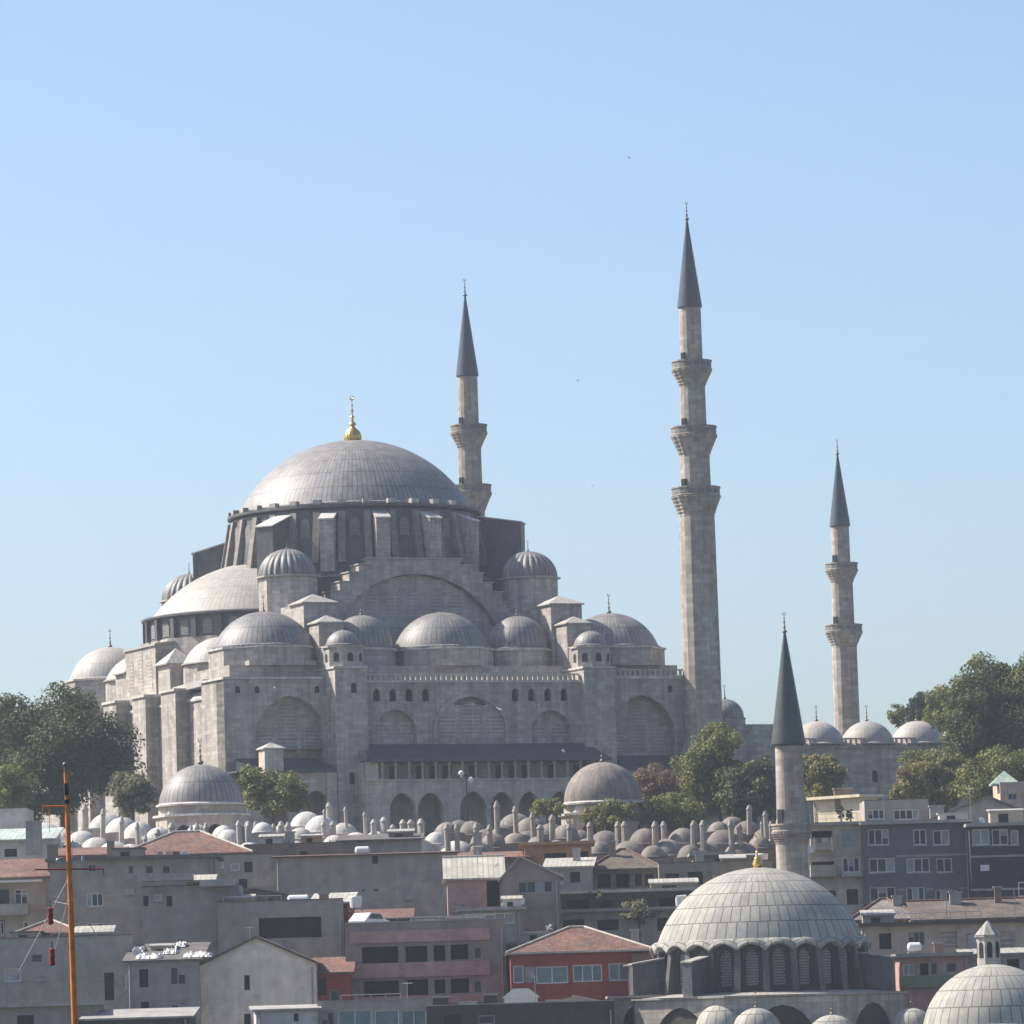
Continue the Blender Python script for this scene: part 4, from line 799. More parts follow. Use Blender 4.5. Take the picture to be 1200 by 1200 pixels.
    def free(a, b, c, d): return a > .1 and b < Wd-.1 and d < H-.2 and c > H-hm_-3 and all(b < r[0]-.12 or a > r[1]+.12 or d < r[2]-.12 or c > r[3]+.12 for r in rects)
    if Wd > 3.5 and H > 4:
        z_ = H-rn.uniform(2.6, 3.1)
        while z_ > H-9 and z_ > .5 and 'wide dark loggia' not in label and 'mauve block' not in label and 'mauve office' not in label:
            segs = [[0.0, Wd]]
            for r in rects:
                if r[2]-.2 < z_ < r[3]+.2: segs = [sg for a_, b_ in segs for sg in ((a_, min(b_, r[0]-.15)), (max(a_, r[1]+.15), b_)) if sg[1]-sg[0] > .3]
            if rn.random() < .75 and 'blank' not in label and 'cream gabled' not in label:
                q = MB()
                for a_, b_ in segs: q.box(a_-(.04 if a_ == 0 else 0), b_+(.04 if b_ == Wd else 0), -.06, -.001, z_-.09, z_+.09)
                if len(q.f): q.build('floor_band', rn.choice(['concrete', wall, 'wall_grey']), t)
            z_ -= rn.uniform(2.7, 3.1)
        for sx in ([.25] if rn.random() < .4 else [Wd-.3]):
            if free(sx-.06, sx+.06, H-5, H-.3) or True:
                if all(not (r[0]-.1 < sx < r[1]+.1) for r in rects): q = MB(); q.tube((sx, -.1, H-9 if H > 9 else 0), (sx, -.1, H-.25), .065, n=6); q.build('drainpipe', 'grey_frame', t)
        for _ in range(int(Wd/3.2)):
            a = rn.uniform(.4, Wd-1.4); c = H-rn.uniform(1.5, hm_)
            if free(a, a+.8, c, c+.6) and rn.random() < .6: q = MB(); q.box(a, a+.78, -.32, -.003, c, c+.55); q.box(a+.08, a+.5, -.34, -.32, c+.08, c+.47); q.build('air_conditioner', 'white_frame' if rn.random() < .5 else 'concrete', t)
            elif rn.random() < .75:
                w_, h_ = rn.uniform(.5, .9), rn.uniform(.7, 1.15)
                if 'blank' not in label and 'plain' not in label and 'cream gabled' not in label and free(a, a+w_, c, c+h_): rects.append((a, a+w_, c, c+h_, '+'))
    if rm.f:
        ro = rm.build('roof', rm_, t); rg_ = MB()
        if kind == 'hip' and 'tile' in rm_:
            for a_, b_ in (((-ov, -ov, H+.05), (k, depth/2, roof[2]+H+.05)), ((Wd+ov, -ov, H+.05), (Wd-k, depth/2, roof[2]+H+.05)), ((k, depth/2, roof[2]+H+.06), (Wd-k, depth/2, roof[2]+H+.06))): rg_.tube(a_, b_, .11, n=6)
        if kind == 'gablex': rg_.tube((-ov, depth/2, roof[2]+H+.03), (Wd+ov, depth/2, roof[2]+H+.03), .12, n=6)
        if rg_.f: rg_.build('ridge', 'pale_stone' if 'red' in label else 'roof_tile' if 'tile' in rm_ else 'metal_roof', ro)
    for (s0, s1, z0, z1, st) in rects:
        if st == '+':        # small surface-mounted shutter window
            q = MB().box(s0, s1, -.05, -.003, z0, z1).build('window', rn.choice(['glass', 'dark_opening', 'curtain', 'glass']), t)
            b = MB(); b.box(s0-.08, s1+.08, -.09, -.052, z1, z1+.08); b.box(s0-.08, s1+.08, -.09, -.052, z0-.08, z0); b.box(s0-.08, s0, -.09, -.052, z0, z1); b.box(s1, s1+.08, -.09, -.052, z0, z1); b.build('frame', rn.choice(['white_frame', 'grey_frame', 'concrete']), q); continue
        if st[0] == 'o': MB().box(s0, s1, 1.08, 1.12, z0, z1).build('opening', 'dark_opening', t); continue
        gm = {'w': 'glass', 'g': 'glass', 't': 'teal_glass', 'c': 'curtain', 'd': 'dark_opening', 'l': 'grille'}[st[0]]
        q = MB().box(s0, s1, dp-.04, dp, z0, z1).build('window', gm, t)
        if st[0] in 'wgtc' and len(st) > 1:
            n = int(st[1]); fm = 'white_frame' if st[0] in 'wtc' else 'grey_frame'; b = MB(); e = .09; y0, y1 = dp-.13, dp-.045
            b.box(s0, s1, y0, y1, z0, z0+e); b.box(s0, s1, y0, y1, z1-e, z1); b.box(s0, s0+e, y0, y1, z0+e, z1-e); b.box(s1-e, s1, y0, y1, z0+e, z1-e)
            for i in range(1, n): x = s0+(s1-s0)*i/n; b.box(x-.04, x+.04, y0, y1, z0+e, z1-e)
            if len(st) > 2: b.box(s0+e, s1-e, y0+.01, y1-.01, z1-(z1-z0)*.3-.03, z1-(z1-z0)*.3+.03)
            b.build('frame', fm, q)
            for i in range(n):
                if st[0] in 'wg' and rn.random() < .3:
                    xa, xb = s0+(s1-s0)*i/n+.05, s0+(s1-s0)*(i+1)/n-.05; zc_ = z0 if rn.random() < .5 else z0+(z1-z0)*rn.uniform(.3, .6)
                    MB().box(xa, xb, dp-.044, dp-.041, zc_+.05, z1-.05).build('curtain', 'curtain', q)
        if st[0] in 'wc' and st[-1] != 'n': MB().box(s0-.1, s1+.1, -.1, .05, z0-.1, z0-.003).build('sill', 'concrete', t)
    return t, on, o, zb
def grid(xs, ys, w, h, st): return [(x, y, x+w, y+h, st) for x in xs for y in ys]
HG = 'houses crowding the slope below the mosque'
def part(t, name, m_, *b): return MB().box(*b).build(name, m_, t)

# far back row under the madrasa domes
house('house', 'long low grey building with dark roof slab under the left madrasa domes', -30, 62, 985, 520, 9, 'wall_white', ('shed', 'green_metal', 1.4), [(5, 995, 20, 1004, 'd')], group=HG)
house('house', 'small plain white walled building at the left edge beneath the trees', -40, 31, 954, 548, 8, 'wall_white', ('flat', 'roof_felt'), group=HG)
house('house', 'house with wide red tiled hip roof and greenish top floor near the left madrasa', 140, 292, 1003, 505, 11, 'wall_green', ('hip', 'roof_tile', 2.3), [(252, 1005, 262, 1017, 'c1'), (268, 1005, 276, 1017, 'c1'), (279, 1005, 291, 1017, 'c1')], group=HG)
house('house', 'low building with a narrow red tile roof strip behind the orange mast', 62, 140, 1003, 507, 8, 'wall_brown', ('shed', 'roof_tile', 1.0), group=HG)
house('house', 'dark blue grey building between red hip roof and blank wall', 262, 330, 1008, 498, 9, 'wall_bluegrey', ('flat', 'roof_felt'), [(270, 1004+8, 281, 1020, 'c1'), (286, 1010, 296, 1022, 'd'), (280, 1030, 290, 1042, 'd')], group=HG)
house('house', 'low brown building with mixed sheds behind the blank wall', 286, 402, 996, 512, 7, 'wall_brown', ('flat', 'roof_felt'), [(352, 998, 360, 1004, 'd')], group=HG)
house('house', 'dark slate shed building beneath the middle chimneys', 398, 492, 985, 516, 8, 'wall_bluegrey', ('shed', 'roof_felt', .8), group=HG)
house('house', 'huge blank grey wall building with a single small square window', 322, 535, 1004, 488, 13, 'wall_grey', ('shed', 'roof_tile', .5), [(436, 1003, 443, 1012, 'd'), (425, 1042, 427, 1045, 'd'), (438, 1042, 443, 1044, 'd')], yaw=.03, group=HG)
house('house', 'orange painted flat roofed house behind the pink house', 612, 693, 991, 500, 9, 'wall_orange', ('slab', 'wall_orange'), [(638, 1000, 664, 1008, 'd'), (672, 998, 690, 1010, 'd')], group=HG)
house('house', 'maroon roofed low house left of the orange house', 540, 622, 1006, 499, 8, 'wall_brown', ('shed', 'roof_tile', .8), group=HG)
house('house', 'small house with pale metal awning roof right of the pink gable', 640, 692, 1016, 484, 7, 'wall_bluegrey', ('shed', 'metal_roof', 1.0), [(650, 1024, 660, 1036, 'c1'), (668, 1022, 680, 1034, 'd')], yaw=-.05, group=HG)
house('house', 'brown tiled low house with shaded veranda under the right madrasa', 692, 772, 1019, 490, 9, 'wall_brown', ('hip', 'brown_tile', 1.9), [(700, 1024, 716, 1040, 'oo'), (722, 1024, 738, 1040, 'oo'), (744, 1024, 752, 1038, 'd'), (756, 1024, 766, 1038, 'd')], group=HG)
house('house', 'long dark terraced building with pale ledges beside the brown tiled house', 655, 900, 1048, 470, 10, 'wall_dark', ('slab', 'concrete'), [(665, 1055, 690, 1066, 'oo'), (700, 1055, 718, 1066, 'oo'), (772, 1052, 792, 1064, 'oo'), (700, 1072, 735, 1080, 'oo')], group=HG)  # dark wall colour stands in for the shade on these terraces
house('house', 'dark lower terrace house behind the red hip roof', 650, 830, 1070, 462, 6, 'wall_bluegrey', ('slab', 'concrete'), [(660, 1078, 685, 1092, 'd'), (700, 1078, 725, 1090, 'd'), (770, 1076, 795, 1090, 'd')], group=HG)
house('house', 'low grey sheds with pale boxes left of the front minaret', 772, 905, 1018, 486, 8, 'wall_olive', ('flat', 'roof_felt'), [(780, 1024, 796, 1034, 'd'), (806, 1022, 824, 1036, 'd'), (835, 1026, 850, 1036, 'c1'), (862, 1022, 880, 1036, 'd')], group=HG)
t, on, o, zb = house('house', 'pale green walled rooftop hut beneath the brown domes', 812, 856, 1003, 496, 5, 'wall_green', ('slab', 'concrete'), [(838, 1006, 846, 1014, 'd')], group=HG)

# left block
t, on, o, zb = house('house', 'apartment house at the left edge with red eave band and enclosed white windows', -60, 58, 1030, 462, 10, 'wall_grey', ('shed', 'roof_tile', 1.9), [(-20, 1042, 12, 1062, 'g2'), (17, 1042, 33, 1060, 'w2t'), (-20, 1078, 6, 1098, 'g2'), (0, 1080, 5, 1096, 'w1'), (27, 1080, 34, 1092, 'w1')], group=HG)
sL, zL = on(-60, 1061); sR, _ = on(34, 1061); part(t, 'balcony', 'concrete', sL, sR, -1.1, .0, zL-1.0, zL-.05); sL, zL = on(-60, 1034); sR, _ = on(50, 1034); part(t, 'awning', 'white_plastic', sL, sR, -1.2, -.005, zL-.2, zL)
house('house', 'wide plain grey apartment block with two white framed windows behind the orange mast', 58, 252, 1010, 455, 12, 'wall_grey', ('slab', 'roof_felt'), [(101, 1047, 121, 1062, 'w3'), (101, 1082, 121, 1094, 'w3'), (88, 1082, 93, 1093, 'w1'), (150, 1014, 157, 1024, 'g1'), (170, 1014, 180, 1024, 'g1'), (190, 1014, 200, 1024, 'g1'), (103, 1013, 113, 1022, 'g2')], yaw=.02, group=HG)
t, on, o, zb = house('house', 'grey extension with pale balcony slabs beside the blank wall', 166, 280, 1046, 447, 7, 'wall_bluegrey', ('flat', 'roof_felt'), [(168, 1050, 174, 1062, 'd'), (180, 1048, 190, 1056, 'c1'), (195, 1050, 202, 1062, 'd'), (255, 1036+20, 262, 1066, 'd')], group=HG)
sL, zL = on(163, 1032); sR, _ = on(226, 1032); part(t, 'balcony_slab', 'concrete', sL, sR, -1.4, 1.5, zL-.1, zL+.5); sL, zL = on(235, 1038); sR, _ = on(276, 1038); part(t, 'balcony_slab', 'concrete', sL, sR, -1.4, 1.5, zL-.1, zL+.45)
house('house', 'low beige roof hut with dark doorway in front of the blank wall', 268, 334, 1050, 462, 6, 'wall_olive', ('gabley', 'concrete', .55, .45), [(312, 1053, 320, 1062, 'd')], group=HG)
house('house', 'small red tiled roof house left of the orange mast foot', 22, 90, 1094, 436, 5, 'wall_beige', ('hip', 'roof_tile', 1.0), [(60, 1098, 70, 1108, 'd')], group=HG)
house('house', 'bluish grey house with curtained windows behind the orange mast', -40, 155, 1108, 430, 9, 'wall_bluegrey', ('flat', 'roof_felt'), [(36, 1118, 50, 1128, 'g1'), (122, 1140, 134, 1172, 'd'), (5, 1135, 25, 1150, 'c1'), (146, 1141, 149, 1160, 'c1')], group=HG)
t, on, o, zb = house('house', 'grey house under a cluttered roof covered in white sheets', 148, 233, 1126, 424, 11, 'wall_bluegrey', ('shed', 'roof_felt', 1.5), [(163, 1136, 174, 1157, 'd'), (199, 1133, 218, 1154, 'g2'), (200, 1172, 218, 1188, 'g2'), (165, 1174, 175, 1184, 'd')], group=HG)
HW = t
house('house', 'tall cream gabled house with tiny windows on its broad plain wall', 232, 370, 1133, 425.5, 12, 'wall_cream', ('gabley', 'brown_tile', 2.15, .5), [(286, 1143, 293, 1160, 'd'), (286, 1188, 294, 1202, 'd')], yaw=0., group=HG)
t, on, o, zb = house('house', 'concrete house with one wide dark loggia under rooftop tanks', 255, 402, 1064, 444, 10, 'wall_bluegrey', ('flat', 'roof_felt'), [(303, 1076, 377, 1098, 'oo')], group=HG, yaw=.03)
MC = t
house('house', 'little rooftop room with red side wall and pale sloping lid', 366, 408, 1058, 452, 4, 'wall_red', ('shed', 'metal_roof', .9), [(400, 1058, 407, 1064, 'd')], yaw=-.1, group=HG)
t, on, o, zb = house('house', 'mauve office block with wide dark windows and a car on its roof deck', 404, 592, 1089, 432, 12, 'wall_mauve', ('flat', 'concrete'), [(424, 1110, 467, 1128, 'oo'), (475, 1109, 501, 1127, 'oo'), (508, 1108, 522, 1126, 'oo'), (528, 1107, 549, 1124, 'oo'), (555, 1110, 565, 1124, 'g1'), (426, 1150, 468, 1167, 'oo'), (476, 1148, 502, 1166, 'oo'), (509, 1148, 522, 1164, 'oo'), (528, 1147, 550, 1163, 'oo'), (555, 1149, 565, 1164, 'g1')], yaw=.02, group=HG)
for y, y2 in ((1130, 1147), (1169, 1179), (1092, 1106)): sL, zL = on(410, y); sR, _ = on(574, y); part(t, 'floor_band', 'wall_pink', sL, sR, -.18, -.002, on(410, y2)[1], zL)
OFF = t
t, on, o, zb = house('house', 'low market hall with faded red awning behind the mauve block', 402, 480, 1077, 458, 6, 'wall_brown', ('shed', 'roof_tile', .9), [(426, 1079, 447, 1092, 'oo'), (452, 1079, 476, 1092, 'oo'), (404, 1079, 420, 1092, 'oo')], group=HG)
house('house', 'small shop with orange tile lean-to and red shutters beside the cream gable', 368, 410, 1140, 428, 6, 'wall_red', ('shed', 'roof_tile', 1.3), [(370, 1146, 383, 1166, 'd'), (386, 1160, 398, 1175, 'g1')], group=HG)

# pink house with corrugated roof
house('house', 'pink house under a pale corrugated gable roof with a blue grey flank', 524, 588, 1030, 458, 9, 'wall_pink', ('gablex', 'metal_roof', 2.0), [(570, 1032, 586, 1062, 'oo'), (530, 1060, 545, 1084, 'l'), (526, 1076, 542, 1086, 'd')], yaw=.02, group=HG)
house('house', 'mauve gable fronted wing of the pink house with banded attic window', 588, 656, 1029, 456, 10, 'wall_mauve', ('gabley', 'metal_roof', 1.7, .32), [(607, 1033, 648, 1046, 'g4')], yaw=.0, group=HG)
t, on, o, zb = house('house', 'pale blue grey annex with a jutting glazed balcony under the pink house', 540, 612, 1068, 448, 6, 'wall_bluegrey', ('slab', 'concrete'), [(545, 1071, 603, 1082, 'c5'), (560, 1100, 568, 1112, 'd'), (578, 1104, 584, 1110, 'd')], yaw=.0, group=HG)
house('house', 'tall teal grey rear block left of the red restaurant building', 588, 662, 1108, 436, 8, 'wall_bluegrey', ('slab', 'concrete'), [(595, 1120, 600, 1130, 'd'), (578+20, 1145, 604, 1152, 'd')], group=HG)
t, on, o, zb = house('house', 'bright red building with hipped tile roof and a band of whitish windows', 598, 760, 1117, 427, 11, 'wall_red', ('hip', 'roof_tile', 2.0), [(601, 1132, 614, 1152, 't1'), (615, 1133, 627, 1151, 'g1'), (628, 1133, 666, 1152, 't2'), (671, 1131, 706, 1150, 't3'), (713, 1129, 738, 1149, 't2')], yaw=.02, group=HG)
sL, zL = on(598, 1117); sR, _ = on(760, 1117); part(t, 'gutter', 'pale_stone', sL-.3, sR+.3, -.5, -.36, zL-.12, zL+.02)
house('house', 'dark stone shed building between the red house and the small mosque', 736, 782, 1132, 424, 6, 'wall_dark', ('shed', 'roof_felt', .4), group=HG)
# bottom strip
house('house', 'white painted kiosk with small window at the bottom edge', 300, 372, 1183, 414, 4, 'wall_white', ('shed', 'concrete', .3), [(344, 1188, 350, 1197, 'd')], yaw=.1, group=HG)
house('house', 'teal glazed storefront building along the bottom edge', 372, 505, 1181, 416, 5, 'wall_grey', ('flat', 'concrete'), [(376, 1186, 392, 1202, 'g2'), (396, 1184, 436, 1204, 't2'), (439, 1184, 468, 1204, 't1'), (470, 1184, 500, 1204, 't2')], group=HG)
house('house', 'low dark service building with pipes between storefront and small mosque', 500, 720, 1186, 412, 6, 'wall_dark', ('flat', 'concrete'), [(520, 1190, 540, 1200, 'd'), (560, 1190, 580, 1200, 'g1')], group=HG)
house('house', 'flat pale market canopy building at the lower left edge', 98, 222, 1194, 408, 8, 'wall_dark', ('shed', 'concrete', .7), group=HG)
house('house', 'grey block with pale ledge at the lower left corner', -40, 112, 1182, 411, 8, 'wall_bluegrey', ('slab', 'concrete'), [(20, 1190, 40, 1205, 'd')], group=HG)

# right block
t, on, o, zb = house('house', 'beige half of the apartment block with dark balconies beside the front minaret', 944, 1012, 968, 480, 10, 'wall_beige', ('slab', 'concrete'), [(951, 974, 976, 993, 'oo'), (986, 972, 1006, 992, 'g1'), (951, 1010, 978, 1024, 'oo'), (987, 1005, 1008, 1022, 'w3'), (958, 1044, 980, 1060, 'd'), (992, 1042, 1006, 1060, 'd')], yaw=.04, group=HG)
for y in (993, 1024): sL, zL = on(949, y); sR, _ = on(979, y); part(t, 'balcony', 'wall_beige', sL, sR, -.9, -.003, zL-.3, zL+.75)
sL, zL = on(985, 1026); sR, _ = on(1010, 1026); part(t, 'balcony', 'concrete', sL, sR, -.7, -.003, zL-.15, zL+.2)
house('house', 'dark blue grey apartment block with three rows of white framed windows', 1012, 1136, 967, 479.5, 11, 'wall_blue', ('slab', 'concrete'), [(1017, 972, 1042, 990, 'w3'), (1066+4, 972, 1086, 990, 'w2'), (1093, 973, 1113, 990, 'w2'), (1018, 1006, 1049, 1022, 'w3'), (1062, 1006, 1090, 1022, 'w3'), (1097, 1006, 1116, 1022, 'w2'), (1019, 1040, 1050, 1056, 'w3'), (1062, 1040, 1084, 1056, 'w3'), (1096, 1043, 1122, 1058, 'w4')], yaw=.02, group=HG)
t, on, o, zb = house('house', 'slate black building with a glazed white loggia strip at the right edge', 1136, 1260, 969, 477, 10, 'wall_slate', ('slab', 'concrete'), [(1139, 972, 1160, 990, 'c2'), (1162, 972, 1182, 990, 'w2'), (1184, 973, 1194, 990, 'w1'), (1200, 973, 1240, 990, 'c3')], group=HG)
house('house', 'cream walled rooftop room lit by the sun with brick chimney', 953, 1009, 938, 512, 2.4, 'wall_lit_cream', ('slab', 'wall_lit_cream'), [], yaw=-.8, group=HG)
house('house', 'set-back grey top storey with wide white windows behind the slab roof', 1013, 1088, 944, 496, 7, 'wall_grey', ('flat', 'roof_felt'), [(1016, 949, 1037, 960, 'w3'), (1047, 949, 1077, 960, 'w4')], group=HG)
house('house', 'grey gable roofed attic house at the right edge below the vast tree', 1090, 1215, 962, 492, 9, 'wall_beige', ('gabley', 'grey_tile', 2.0, .55), [(1178, 951, 1186, 956, 'd')], group=HG)
house('house', 'peach house with little window and glass dormer at the right edge', 1172, 1225, 923, 520, 8, 'wall_peach', ('flat', 'white_plastic'), [(1181, 930, 1192, 937, 'g2')], group=HG)
house('house', 'brown roofed house tucked behind the pale nearer dome', 1000, 1080, 1078, 458, 9, 'wall_brown', ('hip', 'grey_tile', 1.8), [(1040, 1084, 1052, 1096, 'd')], group=HG)
house('house', 'broad brown gable roof house below the slate building', 1072, 1240, 1078, 455, 10, 'wall_beige', ('gablex', 'brown_tile', 1.7), [], group=HG)
house('house', 'long cream grey house with dark eave and shuttered windows right of the small mosque', 1010, 1250, 1086, 440, 10, 'wall_beige', ('slab', 'wall_dark'), [(1030, 1094, 1045, 1112, 'd'), (1064, 1092, 1084, 1108, 'g3'), (1102, 1092, 1122, 1110, 'l'), (1132, 1094, 1152, 1112, 'g1'), (1172, 1092, 1190, 1112, 'l')], yaw=.02, group=HG)
t, on, o, zb = house('house', 'low house with pinkish window band and green strip right of the small mosque', 1054, 1135, 1122, 424, 8, 'wall_pink', ('slab', 'concrete'), [(1058, 1130, 1072, 1143, 'c2'), (1078, 1129, 1088, 1143, 'd'), (1090, 1128, 1099, 1143, 'g1'), (1108, 1128, 1122, 1140, 'g1')], group=HG)
sL, zL = on(1054, 1158); sR, _ = on(1118, 1158); part(t, 'green_band', 'wall_green', sL, sR, -.5, -.003, zL, zL+.9)
house('house', 'grey lean-to with pale roof edge next to the lantern turret', 1135, 1250, 1118, 428, 8, 'wall_grey', ('shed', 'sheet_lead', .5), [(1180, 1124, 1195, 1138, 'd')], group=HG)
# ---------------------------------------------------------------- things on the roofs
def prop(name, label, cat, px, py, Y, group=None, rz=0): p = at(px, py, Y); return thing(name, label, cat, p, rz, group), p
def chimney_stack(label, px, py, Y, w_, h, m_='wall_brown'):
    t, p = prop('chimney_stack', label, 'chimney', px, py, Y, 'chimney stacks on roofs'); MB().box(-w_/2, w_/2, -w_*.35, w_*.35, -1, h).build('stack', m_, t); MB().box(-w_/2-.1, w_/2+.1, -w_*.35-.1, w_*.35+.1, h, h+.14).build('cap', 'concrete', t)
chimney_stack('broad brick chimney stack on the sunlit cream rooftop room', 988, 936, 510, 1.7, .9, 'wall_brown'); chimney_stack('grey chimney stack on the low metal roof at the left edge', 40, 990, 518, 1.5, 2.2, 'concrete')
chimney_stack('little dark chimney on the red hipped roof left of the madrasa chimneys', 130, 1002, 505, .7, 1.3); chimney_stack('stubby chimney block at the crest of the gable attic house', 1098, 957, 494, 1.3, .9, 'concrete')
chimney_stack('small chimney on the red building roof beside the pale dome', 745, 1108, 430, .6, 1.2, 'concrete'); chimney_stack('square dark flue at the bottom strip', 517, 1186, 413, 1.2, 1.1, 'wall_dark')
chimney_stack('second dark flue beside the white tent', 575, 1186, 413, 1.0, 1.3, 'wall_dark'); chimney_stack('pale flue box near the lower storefront', 548, 1186, 413, 1.4, .7, 'white_plastic')
for lb, px, py, Y, r, h, lie in (('white round water tank lying on the concrete house roof', 350, 1062, 447, .6, 1.6, 1), ('upright white tub tank beside the red rooftop room', 417, 1064, 447, .55, 1.0, 0), ('white cylindrical tank on the blank wall roof', 425, 1002, 492, .5, 1.2, 1), ('small white tank near the lantern turret', 1072, 1116, 428, .5, 1.0, 1), ('pale tank beside the front minaret foot', 893, 1073-60, 490, .6, 1.0, 0)):
    t, p = prop('water_tank', lb, 'water tank', px, py, Y, 'white rooftop water tanks')
    q = MB()
    if lie: q.M = Matrix.Translation((-h*.6, 0, r*.8)) @ Matrix.Rotation(PI/2, 4, 'Y'); q.lathe([(.02, 0), (r*.6, .06), (r*.8, .2), (r*.8, h*1.2-.2), (r*.6, h*1.2-.06), (.02, h*1.2)], 20)
    else: q.lathe([(r*.85, 0), (r, h*.9), (r*.9, h), (.02, h*1.03)], 20)
    q.build('tank', 'white_plastic', t); q = MB()
    for sx in (-.5, .5): q.box(sx*h-.06, sx*h+.06, -r*.6, r*.6, -.3, r*.15)
    q.build('cradle', 'concrete', t)
# parked car on the roof deck
t, p = prop('parked_car', 'white hatchback car parked on the roof deck of the mauve block', 'car', 433, 1090.5, 437); t.rotation_euler = (0, 0, 1.05); L_ = 3.9; q = MB()
body = [(-1.95, .3), (1.95, .3), (1.98, .75), (1.2, .92), (.55, 1.42), (-1.0, 1.45), (-1.75, .95), (-1.97, .8)]
q.slab(body, -.8, .8); bd = q.build('body', 'white_plastic', t); q = MB(); q.slab([(.95, .93), (.5, 1.34), (-.95, 1.37), (-1.4, .95)], -.815, .815); q.build('window', 'glass', t)
for x in (-1.2, 1.2):
    for y in (-.82, .62): q = MB(); q.tube((x, y, .32), (x, y+.2, .32), .32, n=16); wq = q.build('wheel', 'black_paint', t); q = MB(); q.tube((x, y-.01, .32), (x, y+.21, .32), .17, n=12); q.build('rim', 'steel', wq)
for y in (-.6, .6): MB().box(1.93, 2.0, y-.15, y+.15, .6, .75).build('headlight', 'glass', t)
# satellite dishes
for lb, px, py, Y, sc in (('grey satellite dish on a pole left of the nearer pale dome', 797, 1062, 468, 1.1), ('white satellite dish over the cluttered sheet-covered roof', 160, 1121, 428, .8), ('small dish on the slab roof of the plain grey apartment block', 216, 1006, 458, .7), ('dish at the edge of the beige apartment balconies', 948, 1000, 478, .7), ('pale dish beside the red tiled roof ridge', 590, 1066, 452, .6), ('dish on the slate building roof edge', 1150, 966, 480, .6)):
    t, p = prop('satellite_dish', lb, 'satellite dish', px, py, Y, 'satellite dishes on roofs', .5)
    q = MB(); q.tube((0, 0, -1.2), (0, 0, .1), .04); q.build('pole', 'steel', t); q = MB(); q.M = Matrix.Translation((0, -.05, .3)) @ Matrix.Rotation(math.radians(65), 4, 'X'); q.lathe([(.02, 0), (sc*.25, .03), (sc*.5, .14), (sc*.52, .13), (sc*.26, 0.0), (.02, -.03)], 20); q.tube((0, 0, 0), (0, .1, sc*.5), .015); q.build('dish', 'white_plastic', t)
for lb, px, py, Y, w_, h, m_ in (('small chimney on the maroon roofed low house', 560, 992, 503, .8, 1.2, 'concrete'), ('thin chimney near the crest of the brown tiled low house', 718, 1006, 493, .6, 1.5, 'wall_brown'), ('pale chimney on the pale awning roof house', 676, 1008, 488, .7, 1.0, 'concrete'),
    ('square chimney on the low brown sheds', 340, 988, 515, .9, 1.0, 'concrete'), ('chimney between the red eave house and the plain grey block', 62, 1008, 459, .9, 1.3, 'wall_brown'), ('twin pot chimney on the broad brown gable roof', 1120, 1064, 459, 1.0, 1.3, 'concrete'),
    ('slim chimney on the broad brown gable roof toward the edge', 1170, 1062, 459, .6, 1.6, 'wall_brown'), ('squat chimney on the brown roofed house behind the pale dome', 1052, 1066, 461, .8, 1.1, 'concrete'), ('chimney at the back of the concrete loggia house', 380, 1062, 450, .8, 1.0, 'wall_brown'),
    ('chimney on the low sheds left of the front minaret', 820, 1014, 490, .8, 1.2, 'concrete'), ('second chimney on the low sheds nearer the minaret', 880, 1016, 489, .7, 1.0, 'wall_brown'), ('chimney on the pink band house right of the small mosque', 1100, 1119, 428, .7, .9, 'wall_brown'), ('low chimney on the cream gabled house slope', 335, 1118, 431, .6, 1.1, 'concrete')): chimney_stack(lb, px, py, Y, w_, h, m_)
# aerials
for i, (px, py, h, Y, lb) in enumerate(((85, 1008, 1.8, 458, 'thin television aerial on the plain grey apartment block'), (1036, 958, 2.6, 482, 'rooftop aerial above the dark blue grey apartments'), (1138, 958, 3.2, 481, 'tall thin aerial at the joint of blue grey and slate buildings'), (560, 1008, 1.8, 461, 'aerial on the pale corrugated roof'), (293, 1102, 1.6, 430, 'aerial over the cream gabled house'), (1110, 1080, 3.0, 442, 'aerial pole on the long cream grey house'), (1190, 1082, 3.4, 441, 'aerial pole nearest the right edge'), (628, 1182, 3.0, 414, 'white stick aerial in front of the red building'), (478, 1180, 2.4, 417, 'thin aerial on the teal storefront'))):
    t, p = prop('aerial', lb, 'aerial', px, py+6, Y, 'rooftop aerials', .3*i); q = MB(); q.tube((0, 0, -.3), (0, 0, h), .03); q.build('pole', 'steel', t); q = MB(); q.tube((-.5, 0, h-.15), (.5, 0, h-.15), .02)
    for k in range(5): q.tube((-.45+.22*k, -.25, h-.15), (-.45+.22*k, .25, h-.15), .012, n=5)
    q.build('antenna', 'steel', t)
